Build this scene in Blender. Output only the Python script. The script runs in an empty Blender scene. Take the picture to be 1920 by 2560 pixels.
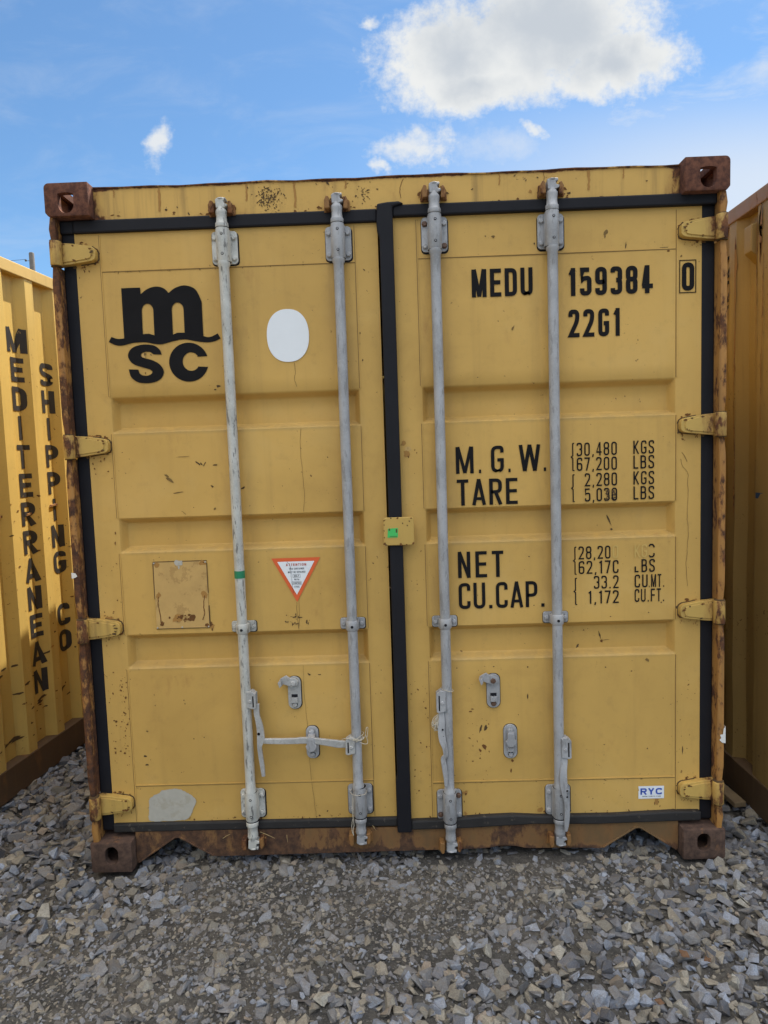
import bpy, bmesh, math, random
import numpy as np
from mathutils import Vector, Matrix
from mathutils.geometry import tessellate_polygon

random.seed(7)
RNG = np.random.default_rng(11)
scene = bpy.context.scene
col = scene.collection
PI = math.pi

# ------------------------------------------------------------------ camera
cam_d = bpy.data.cameras.new('camera')
cam = bpy.data.objects.new('camera', cam_d)
col.objects.link(cam)
cam_d.sensor_fit = 'VERTICAL'
cam_d.sensor_height = 32.0
cam_d.sensor_width = 24.0
cam_d.lens = 1700.0 / 2560.0 * 32.0
cam_d.clip_end = 2000
cam_d.clip_start = 0.02
# rows: image right, image down, view direction
CR = ((0.9993, 0.0154, -0.0333), (-0.0320, -0.0818, -0.9961), (-0.0181, 0.9965, -0.0813))
rx, ry, rz = Vector(CR[0]), -Vector(CR[1]), -Vector(CR[2])
rz.normalize(); rx = (rx - rz * rx.dot(rz)).normalized(); ry = rz.cross(rx)
m = Matrix.Identity(4)
for i in range(3):
    m[i][0], m[i][1], m[i][2] = rx[i], ry[i], rz[i]
m.translation = (0.0061, -2.5022, 1.5758)
cam.matrix_world = m
scene.camera = cam

# ------------------------------------------------------------------ exposure, sun, sky
vs = scene.view_settings
vs.view_transform = 'Standard'; vs.look = 'None'; vs.gamma = 1.0; vs.use_curve_mapping = False
EXPOSURE = 0.95
vs.exposure = EXPOSURE
SUNDIR = Vector((1.0, 1.45, 2.85)).normalized()          # towards the sun: high, behind and right of the row
sun_d = bpy.data.lights.new('sun', 'SUN')
sun_d.energy = 5.0; sun_d.angle = math.radians(0.53); sun_d.color = (1.0, 0.93, 0.82)
sun = bpy.data.objects.new('sun', sun_d); col.objects.link(sun)
sun.rotation_euler = SUNDIR.to_track_quat('Z', 'Y').to_euler()
sun.location = (4, 8, 14)

world = bpy.data.worlds.new('World'); scene.world = world
world.use_nodes = True


class NT:
    """short hand for wiring shader nodes"""
    def __init__(s, tree):
        s.t = tree; s.n = tree.nodes; s.l = tree.links

    def new(s, kind, **kw):
        n = s.n.new(kind)
        for k, v in kw.items():
            setattr(n, k, v)
        return n

    def put(s, sock, v):
        if hasattr(v, 'is_output'):
            s.l.new(v, sock)
        elif v is not None:
            if sock.type == 'RGBA' and len(v) == 3:
                v = (*v, 1)
            sock.default_value = v

    def math(s, op, a, b=0.0, c=None, clamp=False):
        n = s.new('ShaderNodeMath', operation=op, use_clamp=clamp)
        s.put(n.inputs[0], a); s.put(n.inputs[1], b)
        if c is not None:
            s.put(n.inputs[2], c)
        return n.outputs[0]

    def step(s, v, lo, hi, a=0.0, b=1.0):
        n = s.new('ShaderNodeMapRange', interpolation_type='SMOOTHSTEP')
        s.put(n.inputs[0], v); s.put(n.inputs[1], lo); s.put(n.inputs[2], hi); s.put(n.inputs[3], a); s.put(n.inputs[4], b)
        return n.outputs[0]

    def mix(s, f, a, b, blend='MIX'):
        n = s.new('ShaderNodeMix', data_type='RGBA', blend_type=blend)
        s.put(n.inputs[0], f); s.put(n.inputs[6], a); s.put(n.inputs[7], b)
        return n.outputs[2]

    def map(s, vec, scale=(1, 1, 1), loc=(0, 0, 0), rot=(0, 0, 0)):
        n = s.new('ShaderNodeMapping')
        s.put(n.inputs[0], vec); n.inputs[1].default_value = loc; n.inputs[2].default_value = rot; n.inputs[3].default_value = scale
        return n.outputs[0]

    def noise(s, vec, scale, detail=4, rough=0.55, dist=0.0):
        n = s.new('ShaderNodeTexNoise')
        s.put(n.inputs['Vector'], vec); n.inputs['Scale'].default_value = scale
        n.inputs['Detail'].default_value = detail; n.inputs['Roughness'].default_value = rough; n.inputs['Distortion'].default_value = dist
        return n.outputs[0]

    def xyz(s, vec):
        n = s.new('ShaderNodeSeparateXYZ'); s.put(n.inputs[0], vec)
        return n.outputs

    def vec(s, x, y, z):
        n = s.new('ShaderNodeCombineXYZ'); s.put(n.inputs[0], x); s.put(n.inputs[1], y); s.put(n.inputs[2], z)
        return n.outputs[0]


def build_world():
    t = NT(world.node_tree); t.n.clear()
    out = t.new('ShaderNodeOutputWorld'); bg = t.new('ShaderNodeBackground')
    sky = t.new('ShaderNodeTexSky', sky_type='NISHITA')
    sky.sun_disc = False
    sky.sun_elevation = math.asin(SUNDIR.z)
    sky.sun_rotation = math.atan2(SUNDIR.x, SUNDIR.y)
    sky.altitude = 300; sky.air_density = 1.0; sky.dust_density = 0.3; sky.ozone_density = 2.2
    K = 0.075                                             # background strength
    d = t.new('ShaderNodeTexCoord').outputs['Generated']
    x, y, z = t.xyz(d)
    yy = t.math('MAXIMUM', y, 0.08)
    gx = t.math('DIVIDE', x, yy); gz = t.math('DIVIDE', z, yy)
    g = t.vec(gx, gz, 0.0)
    w1 = t.noise(g, 9.0, 5, 0.6); w2 = t.noise(t.map(g, loc=(5.3, 1.7, 0)), 9.0, 5, 0.6)
    f1 = t.noise(t.map(g, loc=(2.3, 8.7, 0)), 34.0, 7, 0.66)
    px = t.math('ADD', gx, t.math('MULTIPLY', t.math('SUBTRACT', w1, 0.5), 0.075))
    pz = t.math('ADD', gz, t.math('MULTIPLY', t.math('SUBTRACT', w2, 0.5), 0.075))

    def blob(cx, cz, ax, az, rot=0.0):
        c, s_ = math.cos(rot), math.sin(rot)
        dx = t.math('SUBTRACT', px, cx); dz = t.math('SUBTRACT', pz, cz)
        u = t.math('ADD', t.math('MULTIPLY', dx, c / ax), t.math('MULTIPLY', dz, s_ / ax))
        v = t.math('ADD', t.math('MULTIPLY', dx, -s_ / az), t.math('MULTIPLY', dz, c / az))
        r = t.math('SQRT', t.math('ADD', t.math('MULTIPLY', u, u), t.math('MULTIPLY', v, v)))
        return t.math('SUBTRACT', 1.0, r)

    def union(lst):
        r = lst[0]
        for b in lst[1:]:
            r = t.math('MAXIMUM', r, b)
        return r
    front = t.step(y, 0.1, 0.2)
    big = union([blob(0.105, 0.555, 0.125, 0.085), blob(0.23, 0.585, 0.17, 0.105), blob(0.33, 0.530, 0.115, 0.050, 0.1), blob(0.13, 0.51, 0.12, 0.045)])
    f2 = t.noise(t.map(g, loc=(7.1, 2.2, 0)), 13.0, 6, 0.62, 0.4)
    fr = t.math('ADD', t.math('MULTIPLY', t.math('SUBTRACT', f1, 0.5), 1.05), t.math('MULTIPLY', t.math('SUBTRACT', f2, 0.5), 0.75))
    dens_big = t.step(t.math('ADD', big, fr), -0.14, 0.46)
    small = union([blob(-0.322, 0.452, 0.017, 0.048, -0.28), blob(0.048, 0.436, 0.075, 0.040, 0.1), blob(-0.025, 0.607, 0.026, 0.012, -0.15),
                   blob(0.214, 0.447, 0.026, 0.013, -0.5), blob(-0.002, 0.408, 0.02, 0.012)])
    frs = t.math('MULTIPLY', t.math('SUBTRACT', f1, 0.5), 1.9)
    dens_small = t.step(t.math('ADD', small, frs), 0.0, 0.95)
    wisp_n = t.noise(t.map(g, scale=(1.0, 2.6, 1.0), rot=(0, 0, 0.35)), 5.5, 7, 0.62, 0.5)
    right = t.step(gx, -0.15, 0.55)
    veil = t.math('MULTIPLY', t.step(wisp_n, 0.44, 0.80), t.math('ADD', 0.16, t.math('MULTIPLY', right, 0.50)))
    lowveil = t.math('MULTIPLY', t.step(gz, 0.54, 0.36), t.math('MULTIPLY', right, 0.70))
    veil = t.math('MAXIMUM', veil, lowveil)
    low = union([blob(0.17, 0.425, 0.16, 0.045)])
    veil = t.math('MAXIMUM', veil, t.step(t.math('ADD', low, fr), 0.0, 1.3, 0.0, 0.55))
    dens = t.math('MAXIMUM', dens_big, t.math('MULTIPLY', dens_small, 0.88))
    dens = t.math('MULTIPLY', t.math('MAXIMUM', dens, veil), front)
    # thick middle of the cloud is greyer than its thin rim
    soft = t.noise(t.map(g, loc=(1.1, 3.3, 0)), 8.5, 5, 0.55)
    core = t.step(t.math('ADD', big, t.math('MULTIPLY', t.math('SUBTRACT', soft, 0.5), 1.5)), 0.08, 0.95)
    S = 1.0 / (2 ** EXPOSURE) / K
    white = (0.86 * S, 0.875 * S, 0.87 * S); grey = (0.58 * S, 0.63 * S, 0.69 * S)
    ccol = t.mix(core, white, grey)
    skyc = t.mix(1.0, sky.outputs[0], (0.78, 1.01, 1.11), 'MULTIPLY')
    fsky = t.mix(dens, skyc, ccol)
    # unseen bright cloud added behind and above the viewer to light the shaded doors
    rn = t.noise(t.map(d, loc=(3.1, 0.4, 7.7)), 2.6, 6, 0.6)
    rear = t.math('MULTIPLY', t.step(t.math('ADD', rn, t.math('MULTIPLY', t.math('ABSOLUTE', x), -0.02)), 0.40, 0.56), t.math('MAXIMUM', t.math('MULTIPLY', t.step(y, 0.05, -0.30), t.step(z, 0.0, 0.22)), t.step(z, 0.66, 0.82)))
    rs = t.noise(t.map(d, loc=(1.1, 5.4, 2.7)), 4.5, 5, 0.6)
    rcol = t.mix(t.step(rs, 0.35, 0.65), (1.6 * S, 1.6 * S, 1.6 * S), (2.7 * S, 2.65 * S, 2.5 * S))
    hi = t.step(z, 0.10, 0.80, 0.30, 1.75)
    rcol = t.mix(1.0, rcol, t.vec(hi, hi, hi), 'MULTIPLY')
    t.put(bg.inputs[0], t.mix(rear, fsky, rcol))
    bg.inputs[1].default_value = K
    t.l.new(bg.outputs[0], out.inputs[0])


build_world()

# ------------------------------------------------------------------ materials
MATS = {}


def material(name):
    mt = bpy.data.materials.new(name); mt.use_nodes = True
    t = NT(mt.node_tree)
    bsdf = t.n['Principled BSDF']
    MATS[name] = mt
    pos = t.new('ShaderNodeTexCoord').outputs['Object']
    return mt, t, bsdf, pos


def bump(t, bsdf, h, strength=0.3, dist=0.002):
    b = t.new('ShaderNodeBump'); b.inputs['Strength'].default_value = strength; b.inputs['Distance'].default_value = dist
    t.put(b.inputs['Height'], h); t.l.new(b.outputs[0], bsdf.inputs['Normal'])


YEL = (0.600, 0.370, 0.104)


def paint(name, base=YEL, rust=0.0, streak=0.25, spots=0.64, rough=0.50, extra=None, rscale=17, rcols=((0.055, 0.026, 0.020), (0.20, 0.082, 0.034)), dirt=None):
    """container paint: faded patches, rain streaks, small rust spots, larger rust where `rust` is raised"""
    mt, t, b, pos = material(name)
    fade = t.noise(pos, 1.3, 5, 0.6)
    c = t.mix(t.step(fade, 0.3, 0.7), tuple(v * 0.90 for v in base), tuple(min(1, v * 1.08) for v in base))
    st = t.noise(t.map(pos, scale=(9, 9, 0.5)), 2.2, 5, 0.6)
    c = t.mix(t.math('MULTIPLY', t.step(st, 0.50, 0.80), streak), c, (0.20, 0.125, 0.05))
    gr = t.noise(pos, 23, 6, 0.7)
    c = t.mix(t.math('MULTIPLY', t.step(gr, 0.52, 0.80), 0.20), c, (0.24, 0.15, 0.06))
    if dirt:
        c = dirt(t, pos, c)  # on the doors this also colours in contact shade behind the bars
    sp = t.noise(pos, 62, 3, 0.6)
    big = t.noise(pos, 3.1, 3, 0.5)
    spm = t.math('MULTIPLY', t.step(sp, spots + 0.06, spots + 0.10), t.step(big, 0.46, 0.62))
    c = t.mix(t.math('MULTIPLY', spm, 0.85), c, (0.085, 0.038, 0.016))
    rn = t.math('ADD', t.math('MULTIPLY', t.noise(t.map(pos, scale=(1, 1, 0.45)), rscale, 7, 0.68), 0.62), t.math('MULTIPLY', t.noise(pos, 4.2, 3, 0.5), 0.38))
    amt = rust if extra is None else extra(t, pos)
    rm = t.step(t.math('ADD', rn, amt), 0.70, 0.78)
    halo = t.step(t.math('ADD', rn, amt), 0.58, 0.76)
    rc = t.mix(t.step(t.noise(pos, 40, 6, 0.72), 0.32, 0.70), *rcols)
    c = t.mix(t.math('MULTIPLY', halo, 0.45), c, (0.30, 0.135, 0.045))
    c = t.mix(rm, c, rc)
    t.put(b.inputs['Base Color'], c)
    t.put(b.inputs['Roughness'], t.math('ADD', t.math('ADD', rough, t.math('MULTIPLY', rm, 0.4)), t.math('MULTIPLY', t.math('SUBTRACT', gr, 0.5), 0.3), clamp=True))
    b.inputs['Specular IOR Level'].default_value = 0.25
    h = t.math('ADD', t.math('MULTIPLY', t.noise(pos, 7, 4, 0.5), 0.5), t.math('MULTIPLY', rn, t.math('MULTIPLY', rm, 0.9)))
    bump(t, b, h, 0.35, 0.004)
    return mt




def door_dirt_and_shade(t, pos, c):
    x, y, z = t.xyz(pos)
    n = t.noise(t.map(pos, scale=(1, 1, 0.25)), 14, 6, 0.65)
    # contact shade coloured in behind each locking bar and dust settled on the lower lip of each pressed band
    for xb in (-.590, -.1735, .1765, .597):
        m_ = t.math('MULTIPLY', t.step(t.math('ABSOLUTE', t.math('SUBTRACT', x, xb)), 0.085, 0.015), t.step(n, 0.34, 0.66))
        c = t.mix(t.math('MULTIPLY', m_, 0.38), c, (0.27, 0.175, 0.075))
    for zb in (1.700, 1.247, .796):
        m_ = t.math('MULTIPLY', t.step(t.math('ABSOLUTE', t.math('SUBTRACT', z, zb)), 0.020, 0.004), t.step(n, 0.25, 0.6))
        ax = t.math('ABSOLUTE', x)
        m_ = t.math('MULTIPLY', m_, t.math('MULTIPLY', t.step(ax, 0.11, 0.14), t.step(ax, 1.055, 1.03)))
        c = t.mix(t.math('MULTIPLY', m_, 0.42), c, (0.27, 0.205, 0.10))
    f_ = t.noise(pos, 2.7, 6, 0.62, 0.6)
    c = t.mix(t.math('MULTIPLY', t.step(f_, 0.50, 0.72), 0.28), c, (0.66, 0.45, 0.17))
    return t.mix(t.math('MULTIPLY', t.step(f_, 0.46, 0.28), 0.30), c, (0.40, 0.235, 0.065))


paint('door_paint', spots=0.63, streak=0.16, dirt=door_dirt_and_shade)
paint('hinge_paint', base=(0.54, 0.355, 0.10), extra=lambda t, p: t.math('SUBTRACT', t.math('MULTIPLY', t.step(t.math('ABSOLUTE', t.xyz(p)[0]), 1.10, 1.205), 0.20), -0.045), streak=0.7, rscale=30)
paint('post_paint', base=(0.43, 0.215, 0.060), extra=lambda t, p: t.step(t.xyz(p)[0], -1.0, 1.0, 0.265, 0.20), streak=0.9, rscale=34, rcols=((0.05, 0.028, 0.022), (0.165, 0.068, 0.030)))
paint('casting_rust', base=(0.17, 0.075, 0.045), rust=0.42, streak=0.6, rough=0.66, rcols=((0.068, 0.031, 0.025), (0.185, 0.080, 0.050)))
paint('dusty_rust', base=(0.15, 0.085, 0.055), rust=0.36, streak=0.5, rough=0.75, rcols=((0.062, 0.040, 0.033), (0.135, 0.082, 0.060)))
paint('header_paint', streak=0.65, spots=0.61,
      extra=lambda t, p: t.math('ADD', t.math('ADD', t.math('MULTIPLY', t.step(t.xyz(p)[2], 2.566, 2.582), 0.30),
                                              t.math('MULTIPLY', t.step(t.math('ABSOLUTE', t.xyz(p)[0]), 0.97, 1.07), 0.26)),
                                t.math('MULTIPLY', t.step(t.xyz(p)[2], 2.49, 2.472), 0.09)))
paint('sill_paint', base=(0.165, 0.100, 0.048), streak=0.9, rough=0.6, rcols=((0.060, 0.036, 0.027), (0.145, 0.075, 0.042)),
      extra=lambda t, p: t.math('ADD', t.step(t.xyz(p)[0], 1.05, -0.55, 0.145, 0.27), t.math('MULTIPLY', t.step(t.xyz(p)[2], 0.06, 0.03), 0.12)))
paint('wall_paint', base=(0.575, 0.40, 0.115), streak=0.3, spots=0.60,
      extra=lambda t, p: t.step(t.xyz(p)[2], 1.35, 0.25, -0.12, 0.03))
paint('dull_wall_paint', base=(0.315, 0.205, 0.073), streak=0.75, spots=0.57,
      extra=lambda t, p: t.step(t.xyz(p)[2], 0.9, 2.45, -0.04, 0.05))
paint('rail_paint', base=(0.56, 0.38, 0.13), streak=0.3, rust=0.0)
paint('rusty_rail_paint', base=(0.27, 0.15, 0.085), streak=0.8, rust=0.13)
paint('dark_rail_paint', base=(0.10, 0.062, 0.035), streak=0.5, rust=0.04, rough=0.7)
paint('keeper_rust', base=(0.24, 0.125, 0.045), streak=0.6, rust=0.20, rough=0.6, rscale=40)


def galvanised(name, base, flake, amount, stretch=0.22):
    mt, t, b, pos = material(name)
    n1 = t.noise(t.map(pos, scale=(1, 1, stretch)), 70, 5, 0.65)
    n2 = t.noise(pos, 9, 4, 0.6); n3 = t.noise(pos, 160, 2, 0.5)
    c = t.mix(t.step(n2, 0.35, 0.7), tuple(v * 0.85 for v in base), tuple(v * 1.12 for v in base))
    c = t.mix(t.math('MULTIPLY', t.step(n3, 0.5, 0.75), 0.35), c, tuple(v * 1.35 for v in base))
    c = t.mix(t.math('MULTIPLY', t.step(n1, 0.55, 0.62), amount), c, flake)
    t.put(b.inputs['Base Color'], c)
    b.inputs['Metallic'].default_value = 0.12
    t.put(b.inputs['Roughness'], t.math('ADD', 0.44, t.math('MULTIPLY', n1, 0.2)))
    bump(t, b, t.math('ADD', n1, t.math('MULTIPLY', n3, 0.4)), 0.35, 0.002)
    return mt


galvanised('galvanised', (0.375, 0.377, 0.392), (0.20, 0.195, 0.19), 0.55)
galvanised('flaking_galvanised', (0.535, 0.53, 0.495), (0.13, 0.125, 0.12), 0.80)
galvanised('worn_galvanised', (0.42, 0.418, 0.41), (0.30, 0.285, 0.26), 0.5, 1.0)
galvanised('rusty_bolt', (0.13, 0.070, 0.045), (0.05, 0.025, 0.02), 0.7)


def plain(name, c, rough=0.6, spec=0.4, var=0.12, scale=18, flake=None):
    mt, t, b, pos = material(name)
    n = t.noise(pos, scale, 5, 0.65)
    cc = t.mix(n, tuple(v * (1 - var) for v in c), tuple(min(1, v * (1 + var)) for v in c))
    if flake:
        f = t.noise(pos, flake[1], 5, 0.7)
        cc = t.mix(t.math('MULTIPLY', t.step(f, flake[2], flake[2] + 0.05), flake[3]), cc, flake[0])
    t.put(b.inputs['Base Color'], cc)
    b.inputs['Roughness'].default_value = rough
    b.inputs['Specular IOR Level'].default_value = spec
    bump(t, b, n, 0.15, 0.001)
    return mt


plain('rubber', (0.013, 0.013, 0.017), 0.55, 0.18, 0.35, 6)
plain('dirty_rubber', (0.028, 0.026, 0.026), 0.65, 0.3, 0.5, 9, ((0.12, 0.10, 0.08), 30, 0.60, 0.6))
plain('black_paint', (0.011, 0.0105, 0.012), 0.75, 0.12, 0.3, 12)
plain('worn_black_paint', (0.030, 0.029, 0.030), 0.5, 0.4, 0.3, 12, ((0.55, 0.36, 0.10), 22, 0.66, 0.8))
plain('white_sticker', (0.80, 0.83, 0.87), 0.4, 0.4, 0.05, 10, ((0.30, 0.28, 0.25), 60, 0.70, 0.5))
plain('orange_sticker', (0.72, 0.125, 0.035), 0.4, 0.4, 0.08)
plain('red_ink', (0.45, 0.08, 0.05), 0.5)
plain('dark_ink', (0.03, 0.035, 0.05), 0.5)
plain('blue_ink', (0.045, 0.10, 0.45), 0.5)
plain('green_sticker', (0.06, 0.50, 0.12), 0.5, 0.4, 0.08)
plain('green_tape', (0.015, 0.21, 0.10), 0.35, 0.5, 0.1)
plain('blue_tape', (0.02, 0.06, 0.14), 0.5)
plain('scraped_label', (0.46, 0.44, 0.385), 0.7, 0.3, 0.14, 40, ((0.36, 0.31, 0.22), 22, 0.52, 0.35))
plain('grime', (0.20, 0.125, 0.045), 0.8, 0.2, 0.35, 60)
plain('dark_grime_and_shade', (0.095, 0.060, 0.030), 0.8, 0.2, 0.3, 60)
plain('rust_mark', (0.155, 0.070, 0.024), 0.85, 0.2, 0.45, 70)
plain('rust_halo', (0.38, 0.20, 0.058), 0.7, 0.2, 0.25, 70)
plain('seam', (0.27, 0.165, 0.052), 0.6, 0.3, 0.35, 40)
plain('patch_paint', (0.54, 0.345, 0.125), 0.5, 0.3, 0.22, 13, ((0.36, 0.215, 0.075), 15, 0.56, 0.6))
plain('faint_ghost', (0.57, 0.385, 0.115), 0.45, 0.3, 0.05)
plain('dark_hollow', (0.012, 0.010, 0.010), 0.9, 0.1)
plain('twine', (0.52, 0.47, 0.38), 0.9, 0.1, 0.25, 120)
plain('straw', (0.46, 0.33, 0.16), 0.9, 0.1, 0.2, 90)
plain('weathered_wood', (0.20, 0.145, 0.085), 0.85, 0.2, 0.3, 25)
plain('pole_wood', (0.16, 0.145, 0.13), 0.9, 0.2, 0.3, 8)
plain('paper', (0.72, 0.72, 0.70), 0.7, 0.2, 0.06)
plain('leaf_brown', (0.15, 0.085, 0.05), 0.8, 0.2, 0.3, 50)
plain('porcelain', (0.05, 0.05, 0.055), 0.3, 0.5)
plain('roof_paint', (0.42, 0.27, 0.09), 0.6, 0.3, 0.2, 6)


def stone_material():
    mt, t, b, pos = material('stone')
    a = t.new('ShaderNodeAttribute', attribute_name='tint').outputs['Color']
    n = t.noise(pos, 55, 6, 0.7); n2 = t.noise(pos, 240, 3, 0.6)
    c = t.mix(t.math('MULTIPLY', t.step(n, 0.40, 0.75), 0.65), a, (0.17, 0.14, 0.105))
    c = t.mix(t.step(n2, 0.3, 0.8), t.mix(1.0, c, (0.80, 0.80, 0.82), 'MULTIPLY'), t.mix(1.0, c, (1.18, 1.18, 1.16), 'MULTIPLY'))
    t.put(b.inputs['Base Color'], c)
    b.inputs['Roughness'].default_value = 0.82
    b.inputs['Specular IOR Level'].default_value = 0.3
    bump(t, b, t.math('ADD', n, t.math('MULTIPLY', n2, 0.5)), 0.5, 0.004)


def soil_material():
    mt, t, b, pos = material('soil')
    n = t.noise(pos, 3, 6, 0.65); n2 = t.noise(pos, 45, 6, 0.75); n3 = t.noise(pos, 160, 4, 0.7)
    c = t.mix(t.step(n, 0.35, 0.65), (0.090, 0.087, 0.082), (0.145, 0.132, 0.114))
    c = t.mix(t.step(n2, 0.42, 0.62), t.mix(1.0, c, (0.62, 0.62, 0.64), 'MULTIPLY'), c)
    c = t.mix(t.step(n3, 0.58, 0.68), c, (0.21, 0.20, 0.18))
    t.put(b.inputs['Base Color'], c)
    b.inputs['Roughness'].default_value = 0.95
    b.inputs['Specular IOR Level'].default_value = 0.2
    bump(t, b, t.math('ADD', n2, n3), 0.8, 0.010)


stone_material(); soil_material()

# ------------------------------------------------------------------ mesh building


class MB:
    def __init__(s):
        s.v = []; s.f = []; s.m = []

    def add(s, verts, faces, mi=0):
        o = len(s.v)
        s.v.extend([tuple(v) for v in verts])
        for f in faces:
            s.f.append([i + o for i in f]); s.m.append(mi)
        return s

    def box(s, x0, x1, y0, y1, z0, z1, mi=0):
        v = [(x, y, z) for x in (x0, x1) for y in (y0, y1) for z in (z0, z1)]
        return s.add(v, [(0, 1, 3, 2), (4, 6, 7, 5), (0, 4, 5, 1), (2, 3, 7, 6), (0, 2, 6, 4), (1, 5, 7, 3)], mi)

    def prism(s, pts, y0, y1, mi=0):
        """outline in x,z extruded from y0 (front) to y1"""
        n = len(pts)
        tri = tessellate_polygon([[Vector((p[0], p[1], 0)) for p in pts]])
        v = [(p[0], y0, p[1]) for p in pts] + [(p[0], y1, p[1]) for p in pts]
        area = sum(pts[i][0] * pts[(i + 1) % n][1] - pts[(i + 1) % n][0] * pts[i][1] for i in range(n))
        idx = list(range(n)) if area > 0 else list(range(n - 1, -1, -1))
        f = [tuple(idx), tuple(i + n for i in reversed(idx))]
        for k in range(n):
            a, b = idx[k], idx[(k + 1) % n]
            f.append((a, a + n, b + n, b))
        f[0] = tuple(idx)
        return s.add(v, f, mi)

    def holed(s, outer, holes, y, mi=0):
        """flat face in x,z at depth y with holes"""
        loops = [outer] + holes
        tri = tessellate_polygon([[Vector((p[0], p[1], 0)) for p in lp] for lp in loops])
        v = [(p[0], y, p[1]) for lp in loops for p in lp]
        ff = []
        for a, b, c in tri:
            pa, pb, pc = v[a], v[b], v[c]
            ar = (pb[0] - pa[0]) * (pc[2] - pa[2]) - (pc[0] - pa[0]) * (pb[2] - pa[2])
            ff.append((a, b, c) if ar > 0 else (a, c, b))
        return s.add(v, ff, mi)

    def lathe(s, prof, cx, cy, segs=20, mi=0, squash=1.0):
        """(r, z) profile turned about a vertical axis"""
        v = []
        for r, z in prof:
            for k in range(segs):
                a = 2 * PI * k / segs
                v.append((cx + r * math.cos(a), cy + r * squash * math.sin(a), z))
        f = []
        for i in range(len(prof) - 1):
            for k in range(segs):
                a, b = i * segs + k, i * segs + (k + 1) % segs
                if prof[i + 1][1] > prof[i][1]:
                    f.append((a, b, b + segs, a + segs))
                else:
                    f.append((a, a + segs, b + segs, b))
        f.append(tuple(range(segs))); f.append(tuple(range((len(prof) - 1) * segs, len(prof) * segs)))
        return s.add(v, f, mi)

    def disc(s, cx, cz, r, y0, y1, segs=6, mi=0, rot=0.0, dome=0.0):
        """short bolt head / washer with its axis along y"""
        ring = [(cx + r * math.cos(rot + 2 * PI * k / segs), cz + r * math.sin(rot + 2 * PI * k / segs)) for k in range(segs)]
        if dome:
            r2 = [(cx + (x - cx) * 0.72, cz + (z - cz) * 0.72) for x, z in ring]
            v = [(x, y1, z) for x, z in ring] + [(x, y0 + dome, z) for x, z in ring] + [(x, y0, z) for x, z in r2]
            n = segs
            f = []
            for l in (0, 1):
                for k in range(n):
                    a, b = l * n + k, l * n + (k + 1) % n
                    f.append((a, b, b + n, a + n))
            f.append(tuple(range(2 * n, 3 * n)))
            return s.add(v, f, mi)
        return s.prism(ring, y0, y1, mi)

    def tube(s, path, r, segs=6, mi=0):
        P = [Vector(p) for p in path]; v = []; n = len(P)
        for i, p in enumerate(P):
            d = (P[min(i + 1, n - 1)] - P[max(i - 1, 0)]).normalized()
            a = d.orthogonal().normalized() if i == 0 else (pa - d * pa.dot(d)).normalized()
            pa = a; b = d.cross(a)
            rr = r[i] if isinstance(r, (list, tuple)) else r
            for k in range(segs):
                t_ = 2 * PI * k / segs
                v.append(p + (a * math.cos(t_) + b * math.sin(t_)) * rr)
        f = []
        for i in range(n - 1):
            for k in range(segs):
                x, y = i * segs + k, i * segs + (k + 1) % segs
                f.append((x, y, y + segs, x + segs))
        f.append(tuple(range(segs - 1, -1, -1))); f.append(tuple(range((n - 1) * segs, n * segs)))
        return s.add(v, f, mi)

    def build(s, name, mats, parent=None, bevel=0.0, smooth=None, segs=2):
        me = bpy.data.meshes.new(name)
        me.from_pydata(s.v, [], s.f)
        if isinstance(mats, str):
            mats = [mats]
        for k in mats:
            me.materials.append(MATS[k])
        me.polygons.foreach_set('material_index', s.m)
        bm = bmesh.new(); bm.from_mesh(me)
        bmesh.ops.recalc_face_normals(bm, faces=bm.faces) if smooth != 'flat' else None
        bm.to_mesh(me); bm.free()
        if smooth not in (None, 'flat'):
            me.polygons.foreach_set('use_smooth', [True] * len(me.polygons))
            me.set_sharp_from_angle(angle=math.radians(smooth))
        o = bpy.data.objects.new(name, me); col.objects.link(o)
        if parent:
            o.parent = parent
        if bevel:
            md = o.modifiers.new('bevel', 'BEVEL'); md.width = bevel; md.segments = segs; md.limit_method = 'ANGLE'; md.angle_limit = math.radians(35)
        return o


def merge(o, mb, mats):
    """add the marks in mb to the surface of part o"""
    base = len(o.data.materials)
    for k in mats:
        o.data.materials.append(MATS[k])
    bm = bmesh.new(); bm.from_mesh(o.data)
    vs_ = [bm.verts.new(v) for v in mb.v]
    for f, mi in zip(mb.f, mb.m):
        q = bm.faces.new([vs_[i] for i in f]); q.material_index = base + mi
    bm.to_mesh(o.data); bm.free()


def thing(name, label, cat, loc=(0, 0, 0), rz=0.0, group=None):
    o = bpy.data.objects.new(name, None); col.objects.link(o)
    o.empty_display_size = 0.2
    o.location = loc; o.rotation_euler = (0, 0, rz)
    o['label'] = label; o['category'] = cat
    if group:
        o['group'] = group
    return o


def tag(o, label, cat, group=None, kind=None):
    if label:
        o['label'] = label
    if cat:
        o['category'] = cat
    if group:
        o['group'] = group
    if kind:
        o['kind'] = kind
    return o


def stadium(cx, cz, w, h, r, n=5):
    """rounded rectangle outline, counter clockwise"""
    pts = []
    for (sx, sz, a0) in ((1, 1, 0), (-1, 1, 90), (-1, -1, 180), (1, -1, 270)):
        for k in range(n + 1):
            a = math.radians(a0 + 90 * k / n)
            pts.append((cx + sx * (w / 2 - r) + r * math.cos(a), cz + sz * (h / 2 - r) + r * math.sin(a)))
    return pts


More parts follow.
